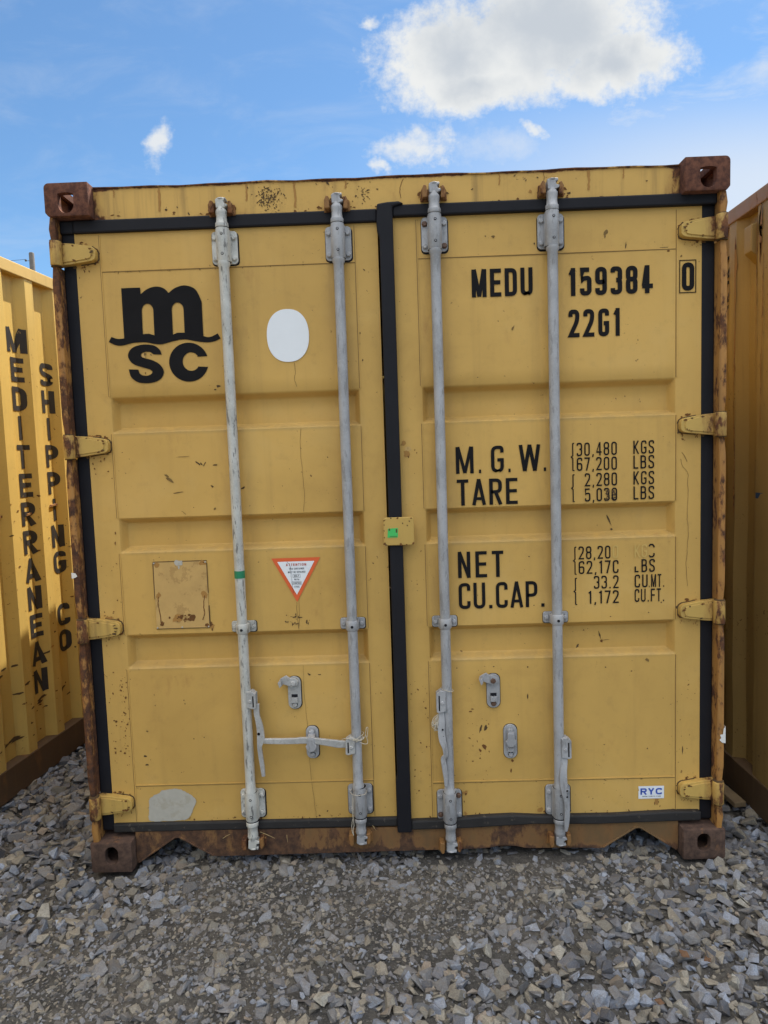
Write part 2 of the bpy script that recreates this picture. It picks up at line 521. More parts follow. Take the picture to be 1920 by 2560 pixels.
def smooth_path(pts, n=6, closed=False):
    """Catmull-Rom through 2-D points"""
    out = []; N = len(pts)
    rng = range(N if closed else N - 1)
    for i in rng:
        p0 = pts[(i - 1) % N] if closed or i > 0 else pts[i]
        p1 = pts[i]; p2 = pts[(i + 1) % N]
        p3 = pts[(i + 2) % N] if closed or i + 2 < N else p2
        for k in range(n):
            t = k / n
            out.append(tuple(0.5 * (2 * p1[j] + (-p0[j] + p2[j]) * t + (2 * p0[j] - 5 * p1[j] + 4 * p2[j] - p3[j]) * t * t
                                    + (-p0[j] + 3 * p1[j] - 3 * p2[j] + p3[j]) * t ** 3) for j in range(len(p1))))
    if not closed:
        out.append(tuple(pts[-1]))
    return out


# ------------------------------------------------------------------ lettering: stroked condensed capitals
def fillet(pts, r, closed=False, n=5):
    out = []; N = len(pts)
    for i, p in enumerate(pts):
        rr = p[2] if len(p) > 2 else 0.0
        if rr is None:
            rr = r
        if rr == 0 or (not closed and i in (0, N - 1)):
            out.append((p[0], p[1])); continue
        a = Vector(pts[(i - 1) % N][:2]); b = Vector(p[:2]); c = Vector(pts[(i + 1) % N][:2])
        la, lc = (a - b).length, (c - b).length
        d = min(rr, la * 0.5, lc * 0.5)
        s_, e_ = b + (a - b).normalized() * d, b + (c - b).normalized() * d
        for k in range(n + 1):
            t = k / n
            q = s_ * (1 - t) ** 2 + b * 2 * t * (1 - t) * 0.0 + e_ * t * t + b * 2 * t * (1 - t)
            out.append((q.x, q.y))
    return out


def glyph(ch, w, s):
    """list of (points, closed, width factor); cap height 1, advance width w, stroke s"""
    L, R, B, T, M, C = s / 2, w - s / 2, s / 2, 1 - s / 2, 0.5, w / 2
    N = None
    G = {
        'M': [([(L, 0), (L, 1)], 0), ([(R, 0), (R, 1)], 0), ([(L + .02, 1), (C, 0.02)], 0, .92), ([(R - .02, 1), (C, 0.02)], 0, .92)],
        'E': [([(R + s / 2, T), (L, T), (L, B), (R + s / 2, B)], 0), ([(L, M + .01), (R + s * .3, M + .01)], 0)],
        'F': [([(R + s / 2, T), (L, T), (L, 0)], 0), ([(L, M), (R + s * .3, M)], 0)],
        'D': [([(L, T), (R, T, N), (R, B, N), (L, B)], 1)],
        'U': [([(L, 1), (L, B, N), (R, B, N), (R, 1)], 0)],
        '1': [([(L, 1 - s * 1.6), (R * .75 + L * .25 - .02, T - .02)], 0), ([(R * .75 + L * .25, 0), (R * .75 + L * .25, 1)], 0)],
        '5': [([(R, T), (L, T), (L, .56), (L + .02, .60), (R, .64, N), (R, B, N), (L, B, N), (L, .26)], 0)],
        '9': [([(R, .48), (L, .44, N), (L, T, N), (R, T, N), (R, B, N), (L, B, N), (L, .25)], 0)],
        '6': [([(L, .52), (R, .56, N), (R, B, N), (L, B, N), (L, T, N), (R, T, N), (R, .75)], 0)],
        '3': [([(L, .78), (L, T, N), (R, T, N), (R, .53, .12), (C, .51)], 0), ([(C, .51), (R, .49, .12), (R, B, N), (L, B, N), (L, .23)], 0)],
        '8': [([(L, T, N), (R, T, N), (R, .52, N), (L, .52, N)], 1), ([(L, .53, N), (R, .53, N), (R, B, N), (L, B, N)], 1)],
        '4': [([(R - s * .75, 0), (R - s * .75, 1)], 0), ([(R - s * 1.0, 1 - s * .1), (L - s * .1, .27)], 0, .62), ([(L - s * .3, .26), (R + s / 2, .26)], 0)],
        '0': [([(L, T, N), (R, T, N), (R, B, N), (L, B, N)], 1)],
        'O': [([(L, T, N), (R, T, N), (R, B, N), (L, B, N)], 1)],
        '2': [([(L, .74), (L, T, N), (R, T, N), (R, .60, .2), (L, B), (R + s / 2, B)], 0)],
        '7': [([(L - s / 2, T), (R, T), (C - .06, 0)], 0)],
        'G': [([(R, .74), (R, T, N), (L, T, N), (L, B, N), (R, B, N), (R, .47), (C, .47)], 0)],
        'C': [([(R, .70), (R, T, N), (L, T, N), (L, B, N), (R, B, N), (R, .30)], 0)],
        'W': [([(L, 1), (w * .27, 0.02)], 0, .9), ([(w * .27, 0.02), (C, 1)], 0, .9), ([(C, 1), (w * .73, 0.02)], 0, .9), ([(w * .73, 0.02), (R, 1)], 0, .9)],
        'T': [([(0, T), (w, T)], 0), ([(C, 0), (C, 1)], 0)],
        'A': [([(L - s * .2, 0), (C, 1)], 0, .95), ([(R + s * .2, 0), (C, 1)], 0, .95), ([(L + .04, .25), (R - .04, .25)], 0, .9)],
        'R': [([(L, 0), (L, T), (R, T, N), (R, .49, N), (L, .49)], 0), ([(C, .49), (R + s * .1, 0)], 0)],
        'P': [([(L, 0), (L, T), (R, T, N), (R, .46, N), (L, .46)], 0)],
        'B': [([(L, T), (R - .02, T, N), (R - .02, .52, N), (L, .52)], 1), ([(L, .53), (R, .53, N), (R, B, N), (L, B)], 1)],
        'N': [([(L, 0), (L, 1)], 0), ([(R, 0), (R, 1)], 0), ([(L, 1), (R, 0)], 0, .9)],
        'K': [([(L, 0), (L, 1)], 0), ([(L, .38), (R + s * .1, 1)], 0, .95), ([(L + w * .22, .52), (R + s * .2, 0)], 0, .95)],
        'S': [([(R, .74), (R, T, N), (L, T, N), (L, .57, N), (R, .45, N), (R, B, N), (L, B, N), (L, .26)], 0)],
        'L': [([(L, 1), (L, B), (R + s / 2, B)], 0)],
        'H': [([(L, 0), (L, 1)], 0), ([(R, 0), (R, 1)], 0), ([(L, M), (R, M)], 0)],
        'I': [([(C, 0), (C, 1)], 0)],
        'Y': [([(L, 1), (C, .45)], 0), ([(R, 1), (C, .45)], 0), ([(C, 0), (C, .5)], 0)],
        '.': [([(C, 0), (C, s * 1.05)], 0)],
        ',': [([(C + s * .2, s * 1.05), (C - s * .25, -s * .9)], 0, .9)],
        '{': [([(w * .85, 1), (w * .5, .985, .02), (w * .5, .55), (w * .1, .5), (w * .5, .45), (w * .5, .015, .02), (w * .85, 0)], 0)],
    }
    return G.get(ch, [])


def ribbon(pts, width, closed):
    n = len(pts); P = [Vector(p) for p in pts]; l, r = [], []
    for i in range(n):
        if closed:
            a, c = P[(i - 1) % n], P[(i + 1) % n]
        else:
            a, c = P[max(i - 1, 0)], P[min(i + 1, n - 1)]
        d1 = (P[i] - a); d2 = (c - P[i])
        if d1.length < 1e-9: d1 = d2
        if d2.length < 1e-9: d2 = d1
        d1.normalize(); d2.normalize()
        n1, n2 = Vector((-d1.y, d1.x)), Vector((-d2.y, d2.x))
        mm = (n1 + n2)
        if mm.length < 1e-6: mm = n1.copy()
        mm.normalize()
        k = min(1.0 / max(mm.dot(n1), 0.35), 1.8)
        l.append(P[i] + mm * width / 2 * k); r.append(P[i] - mm * width / 2 * k)
    v = l + r
    f = [(i, i + 1, n + i + 1, n + i) for i in range(n - 1)]
    if closed:
        f.append((n - 1, 0, n, 2 * n - 1))
    return v, f


WIDE = {'M': 1.22, 'W': 1.32, '1': .68, 'I': .45, '.': .38, ',': .38, 'T': .92, 'L': .86, 'E': .92, 'F': .9, ' ': .55}
LAYER = [0]


def text_shapes(txt, height, w, s, gap, rad=0.26, spacing=None):
    """[(verts2d, faces)] with the baseline start at 0,0; returns shapes and total width"""
    x = 0.0; out = []
    for ch in txt:
        cw = w * WIDE.get(ch, 1.0)
        for st in glyph(ch, cw, s):
            pts = fillet(st[0], rad, bool(st[1]))
            v, f = ribbon(pts, s * (st[2] if len(st) > 2 else 1.0), bool(st[1]))
            out.append(([((p.x + x) * height, p.y * height) for p in v], f))
        x += cw + gap
    return out, (x - gap) * height


def put_text(mb, txt, x, z, height, y, width=None, w=0.46, s=0.15, gap=0.13, mi=0, rad=0.26):
    shapes, tw = text_shapes(txt, height, w, s, gap, rad)
    k = width / tw if width else 1.0
    for v, f in shapes:
        LAYER[0] = (LAYER[0] + 1) % 12
        yy = y - LAYER[0] * 0.00003
        mb.add([(x + p[0] * k, yy, z + p[1]) for p in v], f, mi)


def blot(mb, x, z, r, y, mi, stretch=1.0, ang=0.0, n=9, jag=0.45):
    pts = []
    r *= .80
    for k in range(n):
        a = 2 * PI * k / n; q = r * (1 - jag + random.random() * 2 * jag)
        u, v = q * math.cos(a) * stretch, q * math.sin(a)
        pts.append((x + u * math.cos(ang) - v * math.sin(ang), z + u * math.sin(ang) + v * math.cos(ang)))
    LAYER[0] = (LAYER[0] + 1) % 12
    yy = y - LAYER[0] * 0.00003
    mb.add([(p[0], yy, p[1]) for p in pts], [tuple(range(n))], mi)


def scratch(mb, pts, w, y, mi):
    """thin uneven line in x,z"""
    pp = smooth_path(pts, 5)
    n = len(pp)
    pp = [(p[0] + random.uniform(-1, 1) * 0.0012, p[1]) for p in pp]
    v, f = ribbon(pp, 1.0, False)
    c = [Vector(p) for p in pp]; vv = []
    for i in range(2 * n):
        j = i % n
        d = Vector(v[i]) - c[j]
        vv.append(c[j] + d * w * (0.55 + 0.9 * random.random()))
    LAYER[0] = (LAYER[0] + 1) % 12
    mb.add([(p.x, y - LAYER[0] * 0.00003, p.y) for p in vv], f, mi)


# ------------------------------------------------------------------ the container in the middle
GROUP = 'yellow shipping containers standing side by side'
box = thing('shipping_container', 'yellow shipping container facing the viewer with two closed doors, four locking bars and black lettering',
            'shipping container', (0, 0, 0), 0, GROUP)
W2, H, LEN = 1.219, 2.591, 6.058
YD = 0.055                                                  # depth of the door skin
RECESS = ((1.694, 1.716, 1.803, 1.832), (1.240, 1.264, 1.351, 1.375), (0.788, 0.812, 0.899, 0.924))


def door_depth(x, z, xa, xb):
    """skin depth: three pressed-in horizontal bands plus slight waviness"""
    def ss(a, b, v):
        t = min(1, max(0, (v - a) / (b - a))); return t * t * (3 - 2 * t)
    y = YD + 0.0007 * math.sin(7 * x + 3.1 * z) * math.sin(5.3 * z - 2 * x)
    fx = min(ss(xa, xa + 0.026, x), ss(xb, xb - 0.026, x))
    for z0, z1, z2, z3 in RECESS:
        if z0 < z < z3:
            y += 0.036 * min(fx, ss(z0, z1, z), ss(z3, z2, z))
    return y


def make_door(x0, x1, z0, z1, xa, xb):
    """door skin from x0..x1, z0..z1; pressed bands between xa and xb"""
    def sub(br, step):
        out = []
        for a, b in zip(br[:-1], br[1:]):
            n = max(1, int(round((b - a) / step)))
            out += [a + (b - a) * k / n for k in range(n)]
        return out + [br[-1]]
    xs = sub([x0, xa - 0.002], 0.05)[:-1] + sub([xa - 0.002, xa + 0.028], 0.005)[:-1] + sub([xa + 0.028, xb - 0.028], 0.05)[:-1] + sub([xb - 0.028, xb + 0.002], 0.005)[:-1] + sub([xb + 0.002, x1], 0.05)
    zb = [z0]
    for b in reversed(RECESS):
        zb += list(b)
    zb.append(z1)
    zs = []
    for a, b in zip(zb[:-1], zb[1:]):
        zs += sub([a, b], 0.005 if b - a < 0.035 else 0.05)[:-1]
    zs.append(z1)
    mb = MB(); nx = len(xs)
    v = [(x, door_depth(x, z, xa, xb), z) for z in zs for x in xs]
    f = [(j * nx + i, j * nx + i + 1, (j + 1) * nx + i + 1, (j + 1) * nx + i) for j in range(len(zs) - 1) for i in range(nx - 1)]
    mb.add(v, f)
    # returned edges
    for (a, b) in (((x0, z0), (x1, z0)), ((x1, z0), (x1, z1)), ((x1, z1), (x0, z1)), ((x0, z1), (x0, z0))):
        mb.add([(a[0], YD, a[1]), (b[0], YD, b[1]), (b[0], 0.10, b[1]), (a[0], 0.10, a[1])], [(0, 1, 2, 3)])
    mb.add([(x0, .1, z0), (x1, .1, z0), (x1, .1, z1), (x0, .1, z1)], [(0, 1, 2, 3)])
    return mb


# marks on the door skins are extra material slots of the door mesh
DM = ['door_paint', 'grime', 'rust_mark', 'rust_halo', 'seam', 'dark_grime_and_shade', 'patch_paint']
YM = YD - 0.0013


def seam_h(mb, xa, xb, z):
    mb.box(xa, xb, YD - 0.0022, YD + 0.01, z, z + 0.004, 0)
    mb.box(xa, xb, YD - 0.0012, YD + 0.01, z - 0.0030, z - 0.0002, 4)


def seam_v(mb, x, za, zb):
    mb.box(x, x + 0.0035, YD - 0.0022, YD + 0.01, za, zb, 0)
    mb.box(x - 0.0027, x - 0.0002, YD - 0.0012, YD + 0.01, za, zb, 4)


def random_marks(mb, n, xr, zr, rmin, rmax, mi, st=(1, 1.6)):
    for _ in range(n):
        x, z = random.uniform(*xr), random.uniform(*zr)
        bad = any(b[0] - 0.01 < z < b[3] + 0.01 for b in RECESS)
        if bad:
            continue
        r = (rmin + (rmax - rmin) * random.random() ** 2.5) * 0.72
        blot(mb, x, z, r, YM, mi, random.uniform(*st), random.uniform(0, PI), 8)


dl = make_door(-1.145, -0.030, 0.170, 2.428, -1.052, -0.114)
for z in (2.289, 0.320):
    seam_h(dl, -1.050, -0.116, z)
for x in (-1.054, -0.114):
    for za, zb in ((0.175, .787), (.925, 1.239), (1.376, 1.693), (1.833, 2.42)):
        seam_v(dl, x, za, zb)
random_marks(dl, 60, (-1.13, -0.04), (0.18, 2.4), 0.0012, 0.0040, 5)
random_marks(dl, 46, (-1.135, -1.06), (0.40, 0.86), 0.0018, 0.0062, 2)
random_marks(dl, 34, (-1.085, -1.055), (0.45, 0.78), 0.0018, 0.0065, 2)
random_marks(dl, 22, (-1.13, -1.06), (0.9, 1.7), 0.0016, 0.006, 2)
random_marks(dl, 18, (-0.11, -0.05), (0.2, 2.3), 0.0016, 0.0045, 5, (1, 2.2))
random_marks(dl, 30, (-1.0, -0.15), (0.172, 0.186), 0.002, 0.007, 2, (1, 2))
random_marks(dl, 26, (-1.02, -0.15), (2.283, 2.294), 0.0016, 0.0045, 1, (2, 4))
for (x, z, r, st, an, mi) in ((-0.64, 1.858, .006, 1.6, 0, 5), (-0.655, 1.845, .004, 1.3, .4, 5), (-1.065, 1.32, .006, .6, 0, 2), (-1.068, 1.28, .008, .5, 0, 2),
                              (-0.845, 1.515, .007, 2.6, -.6, 1), (-0.855, 1.53, .004, 3, -.7, 1), (-0.735, 1.575, .004, 3.2, -.7, 5), (-0.722, 1.572, .0035, 3, -1.1, 5),
                              (-0.71, 1.570, .003, 3.2, 1.0, 5), (-0.67, 1.565, .0035, 3, 0, 5), (-0.685, 1.485, .005, 1.5, -.6, 5), (-0.82, 1.465, .003, 8, .1, 1),
                              (-0.57, 1.475, .004, 2.4, .6, 5), (-0.68, 1.40, .005, 1.2, 0, 1), (-0.79, 1.60, .0012, 24, .02, 1), (-0.80, 1.39, .0012, 14, -.75, 1),
                              (-0.35, 0.75, .004, 2.4, -.5, 5), (-0.31, 0.747, .003, 2, 0, 5), (-0.99, 0.54, .005, 1.2, 0, 1), (-0.81, 0.505, .004, .8, 0, 5), (-0.62, .21, .004, 3, -.6, 5),
                              (-0.605, .195, .003, 3.5, -.2, 5), (-0.30, .2, .003, 1.5, 1, 5), (-0.77, .51, .003, .8, 0, 5), (-0.955, .685, .003, .6, .3, 5), (-.84, .66, .003, 1, 0, 5),
                              (-1.005, .44, .004, 1.8, 0, 5), (-1.0, .405, .004, 2.3, 0, 5), (-.985, .425, .004, .3, 0, 1)):
    blot(dl, x, z, r, YM, mi, st, an, 9)
# streaky scuffs under the triangle, rust weeping from the patched plate, cracked paint line below the white oval
for k in range(26):
    x = random.choice((-0.425, -0.405, -0.39, -0.378, -0.35, -0.345)) + random.uniform(-.006, .006)
    blot(dl, x, random.uniform(0.945, 0.985), random.uniform(.0012, .0035), YM, 5, random.uniform(1, 3.5), random.choice((0.1, 1.5)), 7)
blot(dl, -0.716, 0.953, .016, YM + .0004, 3, .8, 0, 12); blot(dl, -0.718, 0.956, .010, YM, 2, .8, 0, 11); blot(dl, -0.714, 0.937, .007, YM, 2, .5, 0, 9)
scratch(dl, [(-.356, 1.935), (-.352, 1.90), (-.357, 1.875), (-.349, 1.845)], .0011, YM, 1)
scratch(dl, [(-.342, 1.69), (-.346, 1.60), (-.341, 1.52), (-.338, 1.44), (-.344, 1.379)], .0011, YM, 1)
scratch(dl, [(-.373, 1.20), (-.38, 1.12), (-.376, 1.03), (-.381, .928)], .0011, YM, 1)
scratch(dl, [(-.372, .785), (-.371, .65), (-.366, .57), (-.360, .37), (-.351, .24), (-.345, .18)], .0009, YM, 1)
scratch(dl, [(-.385, 1.033), (-.386, .98), (-.381, .928)], .0012, YM, 1)
for z in (2.350, 1.651, .956, .257):
    for k in range(9):
        blot(dl, -1.10 + random.uniform(-.035, .03), z - .040 - abs(random.gauss(0, .012)), random.uniform(.002, .006), YM + .0003, random.choice((2, 3, 3)), .6, 0, 8)
    for k in range(6):
        blot(dl, -1.125 + random.uniform(-.015, .03), z + .036 + abs(random.gauss(0, .005)), random.uniform(.002, .007), YM + .0003, random.choice((2, 3)), 1.6, 0, 8)
door_l = dl.build('door', DM, box, smooth=30)
door_l['label'] = 'left door with the round black logo, white oval and triangular warning sticker'

dr = make_door(0.026, 1.145, 0.160, 2.441, 0.114, 1.054)
for z in (2.293, 0.303):
    seam_h(dr, 0.116, 1.050, z)
for x in (0.112, 1.054):
    for za, zb in ((0.165, .787), (.925, 1.239), (1.376, 1.693), (1.833, 2.43)):
        seam_v(dr, x, za, zb)
random_marks(dr, 55, (0.13, 1.13), (0.18, 2.42), 0.0012, 0.0042, 5)
random_marks(dr, 40, (0.032, 0.105), (0.25, 0.85), 0.0018, 0.0062, 2)
random_marks(dr, 16, (0.03, 0.105), (0.9, 2.4), 0.0014, 0.005, 2)
random_marks(dr, 18, (1.06, 1.14), (0.2, 1.3), 0.0014, 0.005, 2)
random_marks(dr, 26, (0.25, 0.34), (0.30, 0.60), 0.0014, 0.0040, 2, (1, 2.8))
random_marks(dr, 28, (0.1, 1.08), (0.162, 0.178), 0.002, 0.008, 2, (1, 2.4))
random_marks(dr, 18, (0.2, 1.0), (0.296, 0.302), 0.0016, 0.004, 1, (2, 4))
random_marks(dr, 24, (0.110, 0.117), (0.2, 0.78), 0.0016, 0.004, 1, (.5, 1))
random_marks(dr, 10, (0.112, 0.117), (2.25, 2.43), 0.0016, 0.004, 2, (.5, 1))
for (x, z, r, st, an, mi) in ((0.318, 0.44, .010, 1.4, -1.0, 2), (0.30, 0.43, .006, 1.3, -.9, 2), (0.325, 0.52, .006, 2.2, 1.2, 5), (0.305, 0.515, .006, 2.8, 1.4, 5),
                              (0.425, 0.385, .006, 1, .5, 2), (0.42, 0.345, .004, 2.6, 1.4, 2), (0.488, 0.64, .0025, 6, 1.6, 5), (0.49, 0.755, .003, 1.6, 1, 5), (0.36, 0.76, .003, 1, 0, 5),
                              (0.24, .26, .013, .8, 0, 3), (0.242, .255, .008, .8, .2, 2), (0.235, .225, .005, .6, 0, 2), (0.24, .175, .011, .8, 0, 3), (0.53, .185, .012, 1.2, .4, 3), (0.55, .175, .007, 1.3, .4, 2),
                              (0.98, 0.205, .016, .6, 0, 3), (0.973, 0.198, .008, .35, 0, 2), (0.988, 0.203, .006, .4, .3, 2), (0.993, .187, .005, .5, 0, 2), (0.945, 0.77, .007, 1.4, -.5, 1), (0.787, 0.745, .003, 1, 0, 5), (0.68, 0.83, .005, 2, .9, 5),
                              (0.80, 2.36, .012, .6, -.5, 1), (0.795, 2.345, .008, .5, 0, 1), (1.01, 2.298, .004, 6, 0, 1), (1.025, 2.286, .004, 2, .5, 2), (0.87, 2.31, .003, 5, 1.5, 5), (0.39, 2.36, .005, 1.5, 0, 1),
                              (0.945, 0.42, .003, 1.5, 1.4, 5), (0.78, 0.44, .003, 1.5, .3, 1), (1.08, .41, .0018, 11, 1.57, 5), (1.07, 2.265, .004, 1.5, 1, 1),
                              (0.455, 2.03, .004, 3, 1, 1), (0.04, 1.62, .012, 1, 0, 3), (0.055, 1.60, .012, 1.4, .4, 6), (0.05, 1.58, .014, 1, .8, 3)):
    blot(dr, x, z, r, YM, mi, st, an, 9)
scratch(dr, [(1.075, 1.555), (1.095, 1.52)], .0020, YM, 1)
scratch(dr, [(1.07, 1.53), (1.08, 1.50), (1.098, 1.475), (1.096, 1.44), (1.099, 1.39), (1.094, 1.33), (1.099, 1.26), (1.096, 1.19), (1.092, 1.13), (1.097, 1.05)], .0013, YM, 1)
for k in range(14):
    blot(dr, random.uniform(.795, .83), random.uniform(1.385, 1.42), random.uniform(.002, .006), YM - .001, 5, random.uniform(1, 2.4), random.uniform(0, 3), 7)
# the torn crease in the middle band lies on the recessed skin
YR = YD + 0.036 - 0.0013
blot(dr, 0.815, 1.305, .003, YR, 5, 8, -1.15, 9); blot(dr, 0.823, 1.27, .005, YR, 5, 1, .5, 8)
blot(dr, 0.775, 0.865, .003, YR, 5, 8, -1.3, 9); blot(dr, 0.783, 0.838, .006, YR, 2, 1.2, .5, 8); blot(dr, 0.80, 0.842, .0018, YR, 1, 10, .08, 8)
for z in (2.354, 1.655, .960, .261):
    for k in range(9):
        blot(dr, 1.10 + random.uniform(-.03, .035), z - .040 - abs(random.gauss(0, .010)), random.uniform(.002, .0055), YM + .0003, random.choice((2, 3, 3)), .6, 0, 8)
    for k in range(4):
        blot(dr, 1.12 + random.uniform(-.03, .015), z + .036 + abs(random.gauss(0, .005)), random.uniform(.002, .006), YM + .0003, random.choice((2, 3)), 1.6, 0, 8)
door_r = dr.build('door', DM, box, smooth=30)
door_r['label'] = 'right door with the identification number and the weight figures'

# rubber gaskets
YG = 0.041


def strip(mb, x0, x1, z0, z1, y=YG, mi=0):
    """rubber strip with a shallow rounded lip"""
    mb.box(x0, x1, y, 0.085, z0, z1, mi)


g = MB()
strip(g, -1.1940, -1.144, 0.140, 2.4725, .0565)
strip(g, -1.144, -0.030, 2.426, 2.4725)
strip(g, -1.144, -0.026, 0.137, 0.172, YG, 1)
strip(g, -1.194, -1.144, 2.426, 2.4725, YG + .004)
g.build('gasket', ['rubber', 'dirty_rubber'], door_l, bevel=0.006)
g = MB()
strip(g, 1.144, 1.1940, 0.130, 2.4735, .0565)
strip(g, 0.026, 1.194, 2.4395, 2.4815, YG - .006)
g.prism([(0.026, 0.124), (0.25, 0.126), (0.50, 0.136), (0.75, 0.130), (1.144, 0.136), (1.144, 0.172), (1.04, 0.174), (0.8, 0.166), (0.52, 0.168), (0.42, 0.175), (0.30, 0.172), (0.16, 0.163), (0.026, 0.161)], YG - .008, .085, 1)
g.prism([(-0.029, 0.118), (0.027, 0.118), (0.027, 2.47), (0.068, 2.482), (0.05, 2.490), (0.01, 2.489), (-0.029, 2.484), (-0.033, 2.42), (-0.031, 2.39), (-0.0235, 2.365), (-0.0235, .34), (-.029, .33)], YG - .016, .085)
g.build('gasket', ['rubber', 'dirty_rubber'], door_r, bevel=0.006)

# ---------------- lettering and stickers
YL = YD - 0.0022
class Letters(MB):
    def cut(s, label=None):
        o = s.build('lettering', ['black_paint', 'faint_ghost'], door_r, smooth='flat'); s.__init__()
        return o


lt = Letters()
put_text(lt, 'MEDU', 0.3085, 2.146, 0.1, YL, 0.2225, w=.44, s=.150)
lt.cut()
put_text(lt, '159384', 0.661, 2.138, 0.1, YL, 0.307, w=.41, s=.160)
lt.cut()
put_text(lt, '22G1', 0.660, 1.989, 0.1, YL, 0.190, w=.41, s=.155, gap=.15)
lt.cut()
put_text(lt, '0', 1.073, 2.142, 0.1, YL, 0.0445, w=.45, s=.165, rad=.3)
bx0, bx1, bz0, bz1, bw = 1.0635, 1.1250, 2.1335, 2.2515, .0032
for a in ((bx0, bx1, bz0, bz0 + bw), (bx0, bx1, bz1 - bw, bz1), (bx0, bx0 + bw, bz0 + bw, bz1 - bw), (bx1 - bw, bx1, bz0 + bw, bz1 - bw)):
    lt.add([(a[0], YL, a[2]), (a[1], YL, a[2]), (a[1], YL, a[3]), (a[0], YL, a[3])], [(0, 1, 2, 3)])
lt.cut()
for ch, x, w_ in (('M', .2345, .066), ('.', .3185, .0115), ('G', .366, .0475), ('.', .4285, .0115), ('W', .469, .082), ('.', .560, .0125)):
    put_text(lt, ch, x, 1.502, 0.1, YL, w_, w=.47 if ch not in 'MW' else .52, s=.126)
lt.cut()
put_text(lt, 'TARE', 0.236, 1.382, 0.098, YL, 0.227, w=.44, s=.126, gap=.14)
lt.cut()
put_text(lt, 'NET', 0.233, 1.107, 0.1, YL, 0.172, w=.44, s=.126, gap=.18)
lt.cut()
put_text(lt, 'CU.CAP.', 0.233, 0.987, 0.1, YL, 0.327, w=.45, s=.126, gap=.12)
lt.cut()
sm = dict(w=.46, s=.115, gap=.17, rad=.24)
for txt, x, x1, z in (('30,480', .685, .834, 1.553), ('67,200', .685, .834, 1.498), ('2,280', .714, .834, 1.439), ('5,030', .714, .834, 1.382),
                      ('28,20', .688, .808, 1.164), ('62,17C', .688, .838, 1.108), ('33.2', .745, .838, 1.050), ('1,172', .722, .838, .993)):
    put_text(lt, txt, x, z, .0495, YL, x1 - x, **sm)
for txt, x, x1, z in (('KGS', .895, .972, 1.554), ('LBS', .895, .972, 1.499), ('KGS', .895, .972, 1.440), ('LBS', .895, .972, 1.384),
                      ('BS', .924, .974, 1.1085), ('CU', .898, .947, 1.050), ('.', .951, .955, 1.050), ('MT.', .960, 1.010, 1.050), ('CU.FT.', .898, 1.010, .995)):
    put_text(lt, txt, x, z, .0495, YL, x1 - x, **sm)
# half worn-off characters
lt.add([(x, YL, z) for x, z in ((.898, 1.1085), (.913, 1.1085), (.913, 1.114), (.9035, 1.114), (.9035, 1.132), (.898, 1.130))], [(0, 1, 2, 3, 4, 5)])
v, f = ribbon([(.953, 1.206), (.957, 1.2125), (.966, 1.2125), (.971, 1.206), (.971, 1.201)], .0055, False); lt.add([(p.x, YL, p.y) for p in v], f)
v, f = ribbon([(.953, 1.172), (.957, 1.166), (.966, 1.166), (.971, 1.172), (.971, 1.180)], .0055, False); lt.add([(p.x, YL, p.y) for p in v], f)
for z0, z1, x in ((1.499, 1.602, .663), (1.383, 1.485, .663), (1.107, 1.212, .667), (.991, 1.093, .668)):
    v, f = ribbon([(x + .013, z1), (x + .0075, z1 - .002), (x + .0075, (z0 + z1) / 2 + .005), (x + .002, (z0 + z1) / 2), (x + .0075, (z0 + z1) / 2 - .005), (x + .0075, z0 + .002), (x + .013, z0)], .0042, False)
    lt.add([(p.x, YL, p.y) for p in v], f)
# ghost of peeled letters
for ch, x in (('0', .816), ('K', .898), ('G', .924)):
    put_text(lt, ch, x, 1.165, .0495, YL, .021, mi=1, **sm)
lt.cut()

lg = MB()
arch = lambda cx, cz, ax, az, a0, a1, n=14: [(cx + ax * math.cos(math.radians(a0 + (a1 - a0) * k / n)), cz + az * math.sin(math.radians(a0 + (a1 - a0) * k / n))) for k in range(n + 1)]
mo = [(-.983, 2.227), (-.913, 2.227), (-.912, 2.203)]
mo += smooth_path([(-.912, 2.203), (-.886, 2.221), (-.854, 2.2285), (-.826, 2.2215), (-.808, 2.204)], 5)[1:]
mo += smooth_path([(-.808, 2.204), (-.782, 2.2215), (-.745, 2.2285), (-.708, 2.2125), (-.6875, 2.168)], 6)[1:]
mo += [(-.688, 2.05)]
mo += smooth_path([(-.6875, 2.043), (-.672, 2.0385), (-.655, 2.041), (-.634, 2.051)], 4)
mo += smooth_path([(-.624, 2.032), (-.648, 2.0225), (-.676, 2.0195), (-.713, 2.0245), (-.759, 2.0335), (-.80, 2.0285), (-.843, 2.019), (-.873, 2.021), (-.903, 2.0275), (-.948, 2.0275), (-.994, 2.019), (-1.02, 2.0225), (-1.042, 2.034)], 4)
mo += smooth_path([(-1.031, 2.052), (-1.008, 2.044), (-.9835, 2.045)], 4)
h1 = [(-.913, 2.058), (-.9115, 2.142)] + arch(-.890, 2.142, .0215, .026, 180, 0)[1:] + [(-.870, 2.052), (-.89, 2.059)]
h2 = [(-.801, 2.052), (-.8, 2.142)] + arch(-.778, 2.142, .022, .026, 180, 0)[1:] + [(-.757, 2.058), (-.785, 2.0585)]
lg.holed(mo, [h1, h2], YL)
# c
co = arch(-.7475, 1.9495, .0735, .0715, 16, 344, 40)
ci = arch(-.7385, 1.9515, .0315, .034, 332, 28, 30)
lg.holed(co[:1] + co + ci, [], YL) if False else lg.holed(co + [(-.7135, 1.9325)] + ci[1:-1] + [(-.7145, 1.9685)], [], YL)
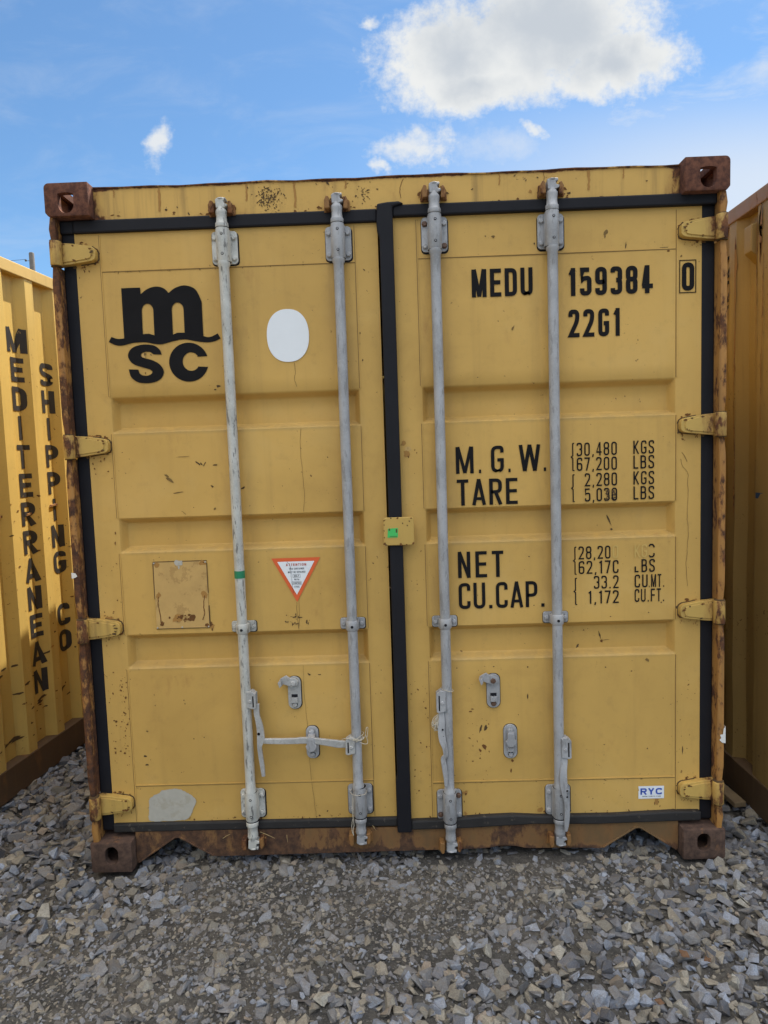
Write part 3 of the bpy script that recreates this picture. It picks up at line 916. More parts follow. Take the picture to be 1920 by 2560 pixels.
# s: a thick swelling stroke
sc_ = smooth_path([(-.8475, 1.9735), (-.868, 1.9845), (-.903, 2.003), (-.936, 1.996), (-.950, 1.978), (-.936, 1.962), (-.908, 1.951), (-.880, 1.937), (-.866, 1.917), (-.880, 1.901), (-.912, 1.8945), (-.940, 1.908), (-.9735, 1.922)], 7)
wd = smooth_path([(.024, 0), (.024, 0), (.034, 0), (.040, 0), (.044, 0), (.046, 0), (.047, 0), (.046, 0), (.044, 0), (.040, 0), (.034, 0), (.024, 0), (.024, 0)], 7)
so = [(-.8475, 1.981), (-.878, 1.983)] + smooth_path([(-.889, 1.992), (-.905, 1.9935), (-.921, 1.989), (-.925, 1.979), (-.915, 1.971), (-.890, 1.964), (-.862, 1.950), (-.846, 1.930), (-.8435, 1.913), (-.855, 1.893), (-.880, 1.881), (-.913, 1.878), (-.945, 1.884), (-.967, 1.904), (-.9735, 1.931)], 5)
so += [(-.9735, 1.931), (-.938, 1.929)] + smooth_path([(-.934, 1.915), (-.922, 1.907), (-.903, 1.906), (-.888, 1.913), (-.887, 1.922), (-.897, 1.929), (-.922, 1.937), (-.955, 1.950), (-.971, 1.970), (-.9715, 1.990), (-.956, 2.009), (-.930, 2.018), (-.902, 2.020), (-.872, 2.014), (-.853, 1.998), (-.8475, 1.981)], 5)[:-1]
lg.holed(so, [], YL)
for x, z, r, mi, st, an in ((-.915, 1.979, .009, 1, 1.3, .4), (-.908, 1.985, .005, 2, 1.6, .9), (-.916, 1.968, .007, 0, .6, 0), (-.905, 1.942, .004, 0, .5, 0), (-.912, 1.915, .005, 0, .4, 0)):
    blot(lg, x, z, r, YL - .0006, mi, st, an, 9)
lg.build('logo', ['black_paint', 'patch_paint', 'grime'], door_l, smooth='flat')

ov = MB()
pts = [(-.374 + .078 * math.copysign(abs(math.cos(a)) ** .88, math.cos(a)), 2.0335 + .096 * math.copysign(abs(math.sin(a)) ** .88, math.sin(a))) for a in [2 * PI * k / 48 for k in range(48)]]
ov.prism(pts, YL - .0004, YD + .003)
ov.build('white_oval_sticker', ['white_sticker'], door_l)

tr = MB()
A, B_, C_ = (-.4745, 1.2035), (-.2885, 1.2035), (-.383, 1.034)
tr.holed([A, B_, C_], [], YL, 0)
cx, cz = (A[0] + B_[0] + C_[0]) / 3, (A[1] + B_[1] + C_[1]) / 3
k = .76
tr.holed([(cx + (p[0] - cx) * k, cz + (p[1] - cz) * k) for p in (A, B_, C_)], [], YL - .0008, 1)
yt = YL - .0015
for txt, xc, z, hgt, wd_, mi in (('ATTENTION', -.381, 1.173, .0095, .077, 2), ('THIS CONTAINER', -.380, 1.159, .0068, .058, 3), ('MUST BE REPAIRED', -.380, 1.146, .0068, .066, 3),
                                 ('ONLY', -.381, 1.131, .0066, .019, 3), ('WITH', -.381, 1.1175, .0066, .018, 3), ('CORTEN', -.381, 1.1035, .0066, .028, 3), ('STEEL', -.381, 1.0895, .0066, .020, 3)):
    put_text(tr, txt, xc - wd_ / 2, z, hgt, yt, wd_, w=.55, s=.17, gap=.22, mi=mi)
for z, wd_ in ((1.131, .029), (1.1035, .035)):
    x0, x1, z0, z1, bw = -.381 - wd_ / 2, -.381 + wd_ / 2, z - .0028, z + .0094, .0008
    for a in ((x0, x1, z0, z0 + bw), (x0, x1, z1 - bw, z1), (x0, x0 + bw, z0 + bw, z1 - bw), (x1 - bw, x1, z0 + bw, z1 - bw)):
        tr.add([(a[0], yt, a[2]), (a[1], yt, a[2]), (a[1], yt, a[3]), (a[0], yt, a[3])], [(0, 1, 2, 3)], 3)
scratch(tr, [(-.415, 1.19), (-.405, 1.175), (-.402, 1.15), (-.40, 1.11), (-.398, 1.085), (-.394, 1.068)], .0009, yt - .0006, 3)
tr.build('warning_sticker', ['orange_sticker', 'white_sticker', 'red_ink', 'dark_ink'], door_l, smooth='flat')

ry_ = MB()
ry_.holed([(.910, .219), (1.0085, .219), (1.0085, .2695), (.910, .2695), (.910, .262), (.913, .252), (.910, .250)], [], YL)
put_text(ry_, 'RYC', .9175, .2355, .0255, YL - .0006, .083, w=.86, s=.22, gap=.16, mi=1, rad=.4)
put_text(ry_, 'WWW.YCRYC.COM', .925, .2265, .0036, YL - .0006, .070, w=.7, s=.20, gap=.2, mi=2)
ry_.build('depot_sticker', ['white_sticker', 'blue_ink', 'dark_ink'], door_r, smooth='flat')

pt = MB()
pt.holed([(-.928, .945), (-.724, .944), (-.722, 1.203), (-.926, 1.204)], [], YL - .0012, 0)
for a in ((-.929, .9435, -.724, .9458), (-.928, 1.2025, -.722, 1.205), (-.9295, 1.06, -.9268, 1.20), (-.7240, .96, -.7205, 1.03), (-.7235, 1.08, -.7212, 1.195)):
    pt.box(a[0], a[2], YL - .0016, YD + .002, a[1], a[3], 1)
for x, z, r, mi in ((-.914, 1.19, .014, 3), (-.738, 1.195, .014, 3), (-.914, 1.075, .013, 3), (-.735, 1.072, .013, 2), (-.735, 1.072, .016, 3), (-.905, .965, .011, 2), (-.845, .985, .017, 3),
                    (-.79, .985, .015, 2), (-.83, .99, .008, 2), (-.8, .995, .006, 2), (-.734, 1.197, .004, 2), (-.92, 1.196, .005, 2), (-.733, .953, .008, 2)):
    blot(pt, x, z, r, YL - .0016, mi, random.uniform(.7, 1.6), random.uniform(0, 3), 11, .35)
for k in range(22):
    blot(pt, -.82 + random.gauss(0, .022), .985 + random.gauss(0, .006), random.uniform(.0015, .005), YL - .002, 2, random.uniform(1, 2), random.uniform(0, 3), 7)
scratch(pt, [(-.914, 1.07), (-.917, 1.04), (-.912, 1.0), (-.909, .96)], .003, YL - .002, 2)
scratch(pt, [(-.736, 1.07), (-.742, 1.03), (-.741, 1.0), (-.748, .975)], .003, YL - .002, 2)
blot(pt, -.829, 1.18, .009, YL - .002, 4, .5, 0, 9); blot(pt, -.829, 1.198, .014, YL - .0021, 4, 1.4, 0, 9, .3)
for x in (-.924, -.829, -.727):
    for z in (.949, 1.199):
        pt.disc(x, z, .003, YL - .004, YL, 8, 4)
pt.build('painted_plate', ['patch_paint', 'dark_grime_and_shade', 'rust_mark', 'rust_halo', 'scraped_label'], door_l, smooth='flat')

sl = MB()
edge = smooth_path([(-1.001, .177), (-1.003, .215), (-1.001, .258), (-.992, .272), (-.978, .281), (-.958, .290), (-.945, .300), (-.92, .303), (-.895, .3055), (-.87, .300), (-.85, .290), (-.832, .276), (-.818, .262), (-.816, .248), (-.826, .228), (-.838, .200), (-.852, .182), (-.87, .176), (-.93, .174)], 9, True)
edge = [(x + random.uniform(-.0015, .0015), max(.173, z + random.uniform(-.0016, .0024))) for x, z in edge]
sl.holed(edge, [], YL)
sl.build('torn_label', ['scraped_label'], door_l, smooth='flat')

ls = MB(); ls.holed([(-.612, 1.502), (-.601, 1.5015), (-.600, 1.510)], [], YL)
ls.build('label_scrap', ['paper'], door_l, smooth='flat')
# cover plate over the seam of the two doors
cp = MB()
cp.prism(stadium(.013, 1.2965, .114, .105, .010), .014, .022)
cp.box(.03, .065, .022, .056, 1.26, 1.335)
for x, z, r, mi in ((-.040, 1.338, .004, 2), (-.041, 1.322, .003, 2), (-.040, 1.252, .005, 2), (-.036, 1.247, .004, 1), (.028, 1.327, .003, 1), (.045, 1.318, .003, 1), (.053, 1.334, .003, 1), (.02, 1.2475, .005, 2), (.066, 1.25, .004, 2),
                   (-.041, 1.30, .003, 1), (-.0405, 1.275, .003, 2), (.060, 1.345, .003, 2), (.01, 1.346, .004, 2), (-.015, 1.346, .003, 1), (.04, 1.2465, .004, 2)):
    blot(cp, x, z, r, .0136, mi, 1.3, random.uniform(0, 3), 8)
cp.build('cover_plate', ['hinge_paint', 'dark_grime_and_shade', 'rust_mark'], door_r, bevel=.003)
gs = MB()
gs.prism([(-.030, 1.274), (.009, 1.274), (.010, 1.309), (-.027, 1.308)], .0128, .0142)
for a in ((-.022, 1.2775, .006, 1.279), (-.024, 1.300, -.019, 1.308), (.002, 1.292, .007, 1.306)):
    gs.box(a[0], a[2], .0122, .0135, a[1], a[3], 1)
gs.build('green_sticker', ['green_sticker', 'dark_grime_and_shade'], door_r)


# ---------------- hinges
def hinge(side, z, parent):
    """forged strap from the corner post across the gasket onto the door"""
    h = MB(); s = side
    o = [(1.212, .040), (1.182, .039), (1.150, .0365), (1.130, .034), (1.100, .029), (1.076, .025), (1.065, .018), (1.0605, .008), (1.0605, -.014), (1.065, -.0225), (1.076, -.028),
         (1.10, -.031), (1.130, -.0345), (1.150, -.0375), (1.182, -.040), (1.212, -.048)]
    h.prism([(s * x, z + dz) for x, dz in o], .027, .054)
    q = [(x - (.0035 if x < 1.14 else 0), dz + (.0028 if dz > .004 else -.0035)) for x, dz in o if x < 1.145]
    h.prism([(s * x, z + dz) for x, dz in q], .0532, .0560, 1)  # dark outline puts gap shade and rusty edge into the colour
    for _ in range(16):
        px, pz = random.choice(o[4:14]); blot(h, s * (px - random.uniform(-.004, .004)), z + pz * 1.08 + random.uniform(-.003, .003), random.uniform(.002, .006), .0529, random.choice((1, 2)), 1.5, random.uniform(0, 3), 7)
    # raised rib along the strap
    i = [(1.179, .031), (1.14, .028), (1.095, .020), (1.080, .015), (1.075, .004), (1.075, -.010), (1.080, -.018), (1.095, -.022), (1.14, -.0275), (1.179, -.031)]
    h.prism([(s * x, z + dz) for x, dz in i], .0235, .028)
    h.lathe([(.0195, z - .0495), (.0195, z - .0462)], s * 1.199, .016, 16, 1); h.lathe([(.0195, z + .0412), (.0195, z + .0445)], s * 1.199, .016, 16, 1)
    for _ in range(12):
        px, pz = random.choice(i[:10]); blot(h, s * (px + random.uniform(-.006, .003)), z + pz * 1.0 + random.uniform(-.003, .003), random.uniform(.0015, .0045), .0231, random.choice((1, 2, 2)), random.uniform(1, 2.5), random.uniform(-.4, .4), 7)
    h.lathe([(.019, z - .046), (.021, z - .042), (.021, z + .036), (.019, z + .041)], s * 1.197, .013, 18)
    o_ = h.build('hinge', ['hinge_paint', 'dark_grime_and_shade', 'rust_mark'], parent, bevel=.004, smooth=40)
    return o_


for z in (2.350, 1.651, .956, .257):
    hinge(-1, z, door_l); hinge(1, z + .004, door_r)

# ---------------- corner posts, castings, header, sill, body


def post(s, y0, y1, mt, zs):
    pb = MB()
    for z0, z1 in zs:
        n = max(2, int((z1 - z0) / .06)); rows = []
        prof = [(1.2185, y1), (1.2185, y0 + .010), (1.2155, y0 + .003), (1.209, y0), (1.198, y0 + .001), (1.1925, y0 + .005), (1.1915, y0 + .012), (1.1945, .085 if y0 < 1 else y0 + .09), (1.1945, y1)]
        for k in range(n + 1):
            zz = z0 + (z1 - z0) * k / n
            j = .0016 * math.sin(9 * zz + s) + random.uniform(-.0009, .0009)
            pinch = .004 if k in (0, n) else 0.0
            rows += [(s * (x + (j if i > 3 and i < 7 else 0) - (pinch if i < 3 else 0)), y + (random.uniform(-.001, .001) if 0 < i < 7 else 0) + (pinch if i < 7 else 0), zz) for i, (x, y) in enumerate(prof)]
        m_ = len(prof)
        f = [(k * m_ + i, k * m_ + i + 1, (k + 1) * m_ + i + 1, (k + 1) * m_ + i) for k in range(n) for i in range(m_ - 1)]
        f += [tuple(range(m_)), tuple(range(n * m_, (n + 1) * m_))]
        pb.add(rows, f)
    return pb.build('corner_post', [mt], box, smooth=40)


for s, dz in ((-1, 0), (1, .004)):
    zz = []
    lo = .117
    for z in (.257, .956, 1.651, 2.350):
        zz.append((lo, z + dz - .048)); lo = z + dz + .043
    zz.append((lo, 2.474))
    post(s, .006, .15, 'post_paint', zz)


def boolean(o, cutters):
    for c in cutters:
        md = o.modifiers.new('cut', 'BOOLEAN'); md.operation = 'DIFFERENCE'; md.object = c; md.solver = 'EXACT'
    bpy.context.view_layer.update()
    dg = bpy.context.evaluated_depsgraph_get()
    me = bpy.data.meshes.new_from_object(o.evaluated_get(dg))
    o.modifiers.clear(); old = o.data; o.data = me
    for c in cutters:
        bpy.data.objects.remove(c)
    me.polygons.foreach_set('use_smooth', [True] * len(me.polygons)); me.set_sharp_from_angle(angle=math.radians(35))
    return o


def casting(s, top, parent, w2=W2, flip=False, mt='casting_rust', name='corner_casting'):
    """hollow ISO corner block with its shield-shaped front, side and top openings"""
    mt = mt if top else 'dusty_rust'
    x0, x1 = w2 - .157, w2 + .002
    z0, z1 = (2.474, H) if top else (0.0, .118)
    b = MB()
    c_ = .012
    if top:
        ol = [(x0, z0), (x1 - c_, z0)] + [(x1, z0 + .014)] + arch(x1 - .018, z1 - .018, .018, .018, 0, 90, 5) + [(x0, z1)]
    else:
        ol = [(x0, z0)] + [(x1 - .008, z0), (x1, z0 + .008), (x1, z1), (x0, z1)]
    ol = [(s * p[0], p[1]) for p in ol]
    b.prism(ol, 0.0, .178)
    o = b.build(name, [mt], parent, bevel=.003)
    cut = []
    cv = MB(); xi0, xi1 = sorted((s * (x0 + .030), s * (x1 - .028)))
    cv.box(xi0, xi1, .026, .150, z0 + .026, z1 - .026); cut.append(cv.build('cut', [mt]))
    hx = (x0 + x1) / 2 + (0.002 if top else -.002)
    fr = MB()
    if top:
        hp = [(hx - .0285, 2.552), (hx - .0285, 2.516)] + arch(hx, 2.5145, .0285, .0305, 180, 360, 12)[1:-1] + [(hx + .0285, 2.516), (hx + .0285, 2.552), (hx + .012, 2.556), (hx - .012, 2.556)]
    else:
        hp = stadium(hx, .0675, .051, .072, .0245, 6)
    fr.prism([(s * p[0], p[1]) for p in hp], -.02, .05); cut.append(fr.build('cut', [mt]))
    if top:
        tp = MB(); xa, xb = sorted((s * (hx - .032), s * (hx + .032)))
        tp.box(xa, xb, .030, .148, z1 - .05, z1 + .02); cut.append(tp.build('cut', [mt]))
        bk = MB(); xa, xb = sorted((s * (x0 - .03), s * (x0 + .05)))
        sd = MB(); xa, xb = sorted((s * (x1 - .05), s * (x1 + .02)))
        sd.box(xa, xb, .055, .125, z0 + .028, z1 - .030); cut.append(sd.build('cut', [mt]))
    boolean(o, cut)
    if flip:                                                  # far end of the container
        o.data.transform(Matrix(((1, 0, 0, 0), (0, -1, 0, LEN), (0, 0, 1, 0), (0, 0, 0, 1))))
        o.data.flip_normals()
    return o


for s in (-1, 1):
    for top in (True, False):
        casting(s, top, box); casting(s, top, box, flip=True)

hd = MB()
n = 40
xs = [-1.0605 + 2.121 * k / n for k in range(n + 1)]
lump = lambda x: .0016 * math.sin(11 * x) + .0012 * math.sin(29 * x + 1) - (.002 if abs(x + .33) < .05 else 0)
hd.prism([(x, 2.471 + .0006 * math.sin(17 * x)) for x in xs] + [(x, 2.5795 + lump(x)) for x in reversed(xs)], .045, .135)
# lip of the roof edge and the sloping gussets beside the top castings
hd.prism([(x, 2.5795 + lump(x)) for x in xs] + [(x, 2.5835 + lump(x)) for x in reversed(xs)], .040, .2)
hm = hd
YH = .045 - .0014
for k in range(150):                                          # scuffed dirt patches on the header
    cx = random.choice((-.43, -.415, -.40, -.445, -.40, -.075, -.07))
    blot(hm, cx + random.gauss(0, .016), 2.522 + random.gauss(0, .020), random.uniform(.0008, .0032), YH, 1, random.uniform(1, 3), random.uniform(0, PI), 7)
for k in range(40):
    blot(hm, random.uniform(-1.04, 1.04), 2.474 + abs(random.gauss(0, .006)), random.uniform(.0015, .006), YH, 2, random.uniform(1, 3), random.uniform(-.3, .3), 7)
for k in range(26):
    blot(hm, random.uniform(-1.04, 1.04), random.uniform(2.48, 2.57), random.uniform(.001, .004), YH, 1, random.uniform(1, 2.5), random.uniform(0, PI), 7)
for x, L_, w_ in ((-.985, .03, .003), (-.82, .085, .006), (-.50, .06, .005), (-.325, .09, .006), (.415, .04, .003), (.735, .07, .006), (-.14, .03, .004), (.86, .035, .003)):
    scratch(hm, [(x, 2.577), (x + .001, 2.577 - L_ * .5), (x - .001, 2.577 - L_)], w_ * 1.3, YH + .0003, 3)
for (x, zt) in ((-.590, 2.489), (-.1735, 2.489), (.1765, 2.510), (.597, 2.508)):          # rust and grease round the keepers
    for k in range(22):
        blot(hm, x + random.gauss(0, .032), zt + random.gauss(0, .014), random.uniform(.002, .007), YH, random.choice((1, 2, 2, 3)), random.uniform(1, 2), random.uniform(0, 3), 8)
scratch(hm, [(.07, 2.572), (.06, 2.552), (.055, 2.525), (.06, 2.505)], .002, YH, 2)
scratch(hm, [(.575, 2.572), (.576, 2.55), (.573, 2.53)], .002, YH, 2)
header = hd.build('header_beam', ['header_paint', 'dark_grime_and_shade', 'rust_mark', 'rust_halo'], box, smooth=30)

sb = MB()
so_ = [(-1.0605, .012), (-1.052, .010), (-.903, .110), (-.888, .111), (-.755, .031), (-.735, .029), (.28, .036), (.335, .040), (.377, .050), (.43, .043), (.47, .034), (.70, .030), (.752, .026), (.768, .028), (.896, .107), (.912, .107), (1.052, .014), (1.0605, .016)]
sb.prism(so_ + [(1.0605, .140), (.5, .134), (0, .130), (-1.0605, .141)], .045, .057)
sb.box(-1.0605, 1.0605, .057, .16, .128, .150)
for x0, x1 in ((-.75, .75),):
    sb.box(x0, x1, .057, .12, .036, .045)
for pts in ([(-1.052, .010), (-.903, .110), (-.888, .111), (-.755, .031)], [(.768, .028), (.896, .107), (.912, .107), (1.052, .014)]):
    sb.prism(pts + [(p[0], p[1] + .008) for p in reversed(pts)], .040, .12)
sill = sb.build('door_sill', ['sill_paint'], box, bevel=.0015)


def corrugate(lo, hi, period=.238, seg=(.064, .052, .075, .047), start=0.0):
    """breakpoints of one trapezoid wall: (distance along, depth 0 outer .. 1 inner)"""
    out = []; s = start
    while s > lo:
        s -= period
    while s < hi:
        for d, w in zip(((0, 0), (0, 1), (1, 1), (1, 0)), seg):
            out.append((s, d[0])); s += w
    return [p for p in out if lo < p[0] < hi]


def side_wall(s, mt, parent, xo, depth=.036, start=.30, y0=.15, y1=5.9, name='side_panel', back=.012, zr=(.15, 2.535), dent=0.0, flat_until=None):
    """corrugated sheet whose outer flats lie at x = s*xo"""
    pr = [(y0, 0)] + [p for p in corrugate(y0, y1, start=start) if flat_until is None or p[0] > flat_until] + [(y1, 0)]
    zs = [zr[0] + (zr[1] - zr[0]) * k / 24 for k in range(25)]
    mb = MB(); n = len(pr); v = []
    for z in zs:
        for (y, d) in pr:
            v.append((s * (xo - d * depth + dent * (math.sin(5.1 * z + y * 7) + .7 * math.sin(13 * z - 11 * y))), y, z))
    f = [(k * n + i, k * n + i + 1, (k + 1) * n + i + 1, (k + 1) * n + i) for k in range(len(zs) - 1) for i in range(n - 1)]
    mb.add(v, f)
    o = mb.build(name, [mt], parent, smooth=12)
    return o, pr


for s in (-1, 1):
    side_wall(s, 'wall_paint', box, 1.213)
    rl = MB(); rl.box(*sorted((s * 1.155, s * 1.216)), .178, LEN - .178, 2.525, 2.584); rl.build('top_rail', ['rail_paint'], box, bevel=.003)
    rl = MB(); rl.box(*sorted((s * 1.13, s * 1.215)), .178, LEN - .178, .012, .158); rl.build('bottom_rail', ['dark_rail_paint'], box, bevel=.003)
    rp = MB(); rp.box(*sorted((s * 1.09, s * 1.2175)), LEN - .15, LEN - .004, .117, 2.475); rp.build('corner_post', ['post_paint'], box, bevel=.006)
rf = MB()
prf = [(.2, 0)] + corrugate(.2, LEN - .13, start=.3) + [(LEN - .13, 0)]
v = []
for (y, d) in prf:
    v += [(-1.155, y, 2.572 - .02 * d), (1.155, y, 2.572 - .02 * d)]
rf.add(v, [(2 * i, 2 * i + 1, 2 * i + 3, 2 * i + 2) for i in range(len(prf) - 1)])
rf.build('roof', ['roof_paint'], box, smooth=12)
ep = MB(); ep.box(-1.09, 1.09, LEN - .06, LEN - .02, .15, 2.53); ep.box(-1.06, 1.06, LEN - .1, LEN - .01, .02, .15); ep.box(-1.06, 1.06, LEN - .1, LEN - .01, 2.53, 2.58)
ep.build('end_panel', ['wall_paint'], box, bevel=.004)
fl = MB(); fl.box(-1.13, 1.13, .06, LEN - .1, .14, .17)
for k in range(18):
    fl.box(-1.13, 1.13, .35 + k * .31, .40 + k * .31, .03, .14)
fl.build('floor', ['dark_rail_paint'], box)


# ---------------- cam keepers
def keeper(x, z, parent, up=True, turn=0.0):
    k = MB(); d = 1 if up else -1
    lug = lambda sx, w: [(x + sx * .024, z - d * .022), (x + sx * (.024 + w), z - d * .024), (x + sx * (.026 + w), z + d * .006), (x + sx * (.018 + w), z + d * .022), (x + sx * .026, z + d * .018)]
    k.prism(lug(-1, .018), .002, .046); k.prism(lug(1, .016), .010, .046)
    k.prism([(x - .048, z - .026), (x + .048, z - .024), (x + .046, z + .015), (x - .044, z + .018)], .036, .046)
    o = k.build('cam_keeper', ['keeper_rust'], parent, bevel=.003)
    return o


BARS = [(-.590, 2.296, 2.414, .186, .301, 2.519, .076, 'flaking_galvanised'), (-.1735, 2.294, 2.415, .190, .310, 2.519, .086, 'galvanised'),
        (.1765, 2.312, 2.435, .159, .279, 2.543, .046, 'galvanised'), (.597, 2.307, 2.430, .168, .288, 2.540, .062, 'galvanised')]
for (x, _, _, _, _, zt, zb, _) in BARS:
    keeper(x, zt - .030, header, True); keeper(x, zb + .018, sill, False)
YB, RB = .019, .0188


def bracket(x, z0, z1, mt, parent, name='guide_bracket'):
    b = MB(); zc, hh = (z0 + z1) / 2, (z1 - z0)
    b.prism(stadium(x, zc, .094, hh, .014), .046, .0525)
    b.prism(stadium(x + .0012, zc - .0035, .1005, hh + .0045, .017), .0527, .0552, 1)  # oversized black pad, also puts edge shade round the plate
    b.lathe([(.0225, z0 + .002), (.0245, z0 + .006), (.0245, z1 - .004), (.0235, z1 + .003)], x, YB + .003, 22)
    b.box(x - .0255, x + .0255, YB + .006, .047, z0 + .004, z1 - .003)
    b.lathe([(.0250, z0 - .0005), (.0250, z0 + .0014)], x, YB + .003, 22, 1); b.lathe([(.0248, z1 + .0022), (.0248, z1 + .0040)], x, YB + .003, 22, 1)
    for zz in (z0 + .026, z1 - .022):
        b.disc(x + .001, zz, .0052, YB - .0228, YB - .015, 10, 1)
        b.disc(x + .001, zz, .0030, YB - .0234, YB - .015, 8, 0)
    return b.build(name, [mt, 'rubber'], parent, bevel=.0025, smooth=35)


def bolt(x, z, parent, rusty=False, r=.0095, mt='galvanised', y=.040):
    b = MB(); b.disc(x, z, r * 1.12, y + .004, y + .008, 12); b.disc(x, z, r, y - .003, y + .005, 6, rot=random.random(), dome=.002)
    o = b.build('bolt', ['rusty_bolt' if rusty else mt], parent)
    if rusty:
        o['label'] = 'rusty brown bolt head'
    return o


def cam(x, z, tip, mt, parent, up):
    """forged end of a bar: collar, waist, ring and a hooked head"""
    d = 1 if up else -1
    L = abs(tip - z)
    c = MB()
    pf = [(.0225, 0), (.0235, .004), (.0235, .018), (.0195, .024), (.0185, .045), (.0205, .060), (.0205, .068), (.0150, .078), (.0140, .086)]
    k = L / .118
    pr = [(r, z + d * t * k) for r, t in pf]
    if not up:
        pr = pr[::-1]
    c.lathe(pr, x, YB, 20)
    zz = lambda t: z + d * t * k
    c.prism([(x - .016, zz(.078)), (x + .012, zz(.078)), (x + .024, zz(.084)), (x + .025, zz(.092)), (x + .014, zz(.095)), (x + .012, zz(.106)), (x + .021, zz(.110)), (x + .020, zz(.118)), (x - .006, zz(.119)), (x - .018, zz(.112))], YB - .013, YB + .020)
    c.lathe(sorted([(.017, zz(.112)), (.019, zz(.117)), (.017, zz(.1185))], key=lambda q: q[1]), x + .001, YB + .002, 14)
    return c.build('cam_head', [mt], parent, bevel=.003, smooth=40)


def hub(x, z0, z1, side, mt, parent):
    """folded clevis welded on the bar that carries the handle"""
    h = MB(); w = .036
    xa = x + side * .006
    h.prism([(xa, z1 - .004), (xa + side * .020, z1), (xa + side * w, z1 - .012), (xa + side * w, z0 + .004), (xa + side * (w - .008), z0), (xa, z0 + .006)], -.006, -.001)
    h.prism([(xa, z1 - .004), (xa + side * .020, z1), (xa + side * w, z1 - .012), (xa + side * w, z0 + .004), (xa + side * (w - .008), z0), (xa, z0 + .006)], .022, .028)
    h.prism([(xa, z1 - .004), (xa + side * .020, z1), (xa + side * w, z1 - .012), (xa + side * (w - .006), z1 - .016), (xa + side * .018, z1 - .006), (xa, z1 - .010)], -.001, .022)
    h.disc(xa + side * .014, (z0 + z1) / 2 - .004, .007, -.010, -.004, 14, dome=.001)
    sx0, sx1 = sorted((xa + side * .0225, xa + side * .0285))
    h.box(sx0, sx1, -.0066, -.003, z0 + .008, z1 - .018, 1)
    return h.build('handle_hub', [mt, 'dark_hollow'], parent, bevel=.0015)


def handle(path, mt, parent, wid=.019, th=.009, y=(.010,)):
    """flat forged lever along x,z points; fourth value = width factor, third = depth"""
    pp = smooth_path([(p[0], p[1], p[2], p[3]) for p in path], 5)
    b = MB(); v = []
    n = len(pp)
    for i, p in enumerate(pp):
        a, c = pp[max(i - 1, 0)], pp[min(i + 1, n - 1)]
        d = Vector((c[0] - a[0], c[1] - a[1])).normalized(); nn = Vector((-d.y, d.x)) * wid / 2 * p[3]
        for (sx, sy) in ((1, -1), (1, 1), (-1, 1), (-1, -1)):
            v.append((p[0] + nn.x * sx, p[2] + th / 2 * sy, p[1] + nn.y * sx))
    f = [(4 * i + k, 4 * i + (k + 1) % 4, 4 * i + 4 + (k + 1) % 4, 4 * i + 4 + k) for i in range(n - 1) for k in range(4)]
    f += [(0, 1, 2, 3), (4 * n - 4, 4 * n - 3, 4 * n - 2, 4 * n - 1)]
    b.add(v, f)
    return b, v


RUSTY = {(2, 'tl'), (2, 'br'), (2, 'ltr'), (2, 'lbl')}
bar_objs = []
for i, (x, t0, t1, b0, b1, zt, zb, mt) in enumerate(BARS):
    r = MB()
    n = 24; zA, zB = b1 - .002, t0 + .004
    v = []
    r.lathe([(RB + .0035, zA), (RB + .0035, zA + .014), (RB, zA + .020)] + [(RB, zA + .02 + (zB - zA - .04) * k / n) for k in range(1, n)] + [(RB, zB - .022), (RB + .004, zB - .015), (RB + .004, zB - .002)], x, YB, 22)
    bar = r.build('locking_bar', [mt], box, smooth=40)
    bar_objs.append(bar)
    xb2 = x + (.004 if i == 1 else 0)
    bracket(x, t0, t1, mt, bar); bracket(xb2, b0, b1, mt, bar)
    cam(x, t1 + .002, zt, mt, bar, True); cam(xb2, b0, zb, mt, bar, False)
    for nm, z_, xx in (('tl', t1 - .024, x - .035), ('tr', t1 - .024, x + .035), ('bl', t0 + .020, x - .035), ('br', t0 + .020, x + .035),
                       ('ltl', b1 - .026, xb2 - .035), ('ltr', b1 - .024, xb2 + .036), ('lbl', b0 + .020, xb2 - .035), ('lbr', b0 + .022, xb2 + .036)):
        bolt(xx, z_, bar, (i, nm) in RUSTY, mt=mt)
    # middle clamp
    zc = (.947, .947, .944, .948)[i]
    mbk = MB()
    mbk.prism(stadium(x, zc, .094, .042, .009), .046, .0525); mbk.prism(stadium(x + .001, zc - .002, .098, .046, .010), .0527, .0552, 1)  # black pad behind the clamp plate also stands for edge shade
    mbk.lathe([(RB + .003, zc - .021), (RB + .005, zc - .018), (RB + .005, zc + .014), (RB + .003, zc + .017)], x, YB + .002, 22)
    mbk.box(x - .025, x + .025, YB + .005, .047, zc - .019, zc + .015)
    mbk.disc(x, zc - .004, .0055, YB - .0235, YB - .015, 10, 1)
    mbk.build('clamp', [mt, 'rubber'], bar, bevel=.0025, smooth=35)
    for sx in (-1, 1):
        bolt(x + sx * .035, zc, bar, False, .0085, mt)

# green tape on the flaking bar
tb = MB(); tb.lathe([(RB + .0012, 1.139), (RB + .0012, 1.167)], -.590, YB, 24); tb.build('green_tape_band', ['green_tape'], bar_objs[0], smooth=40)

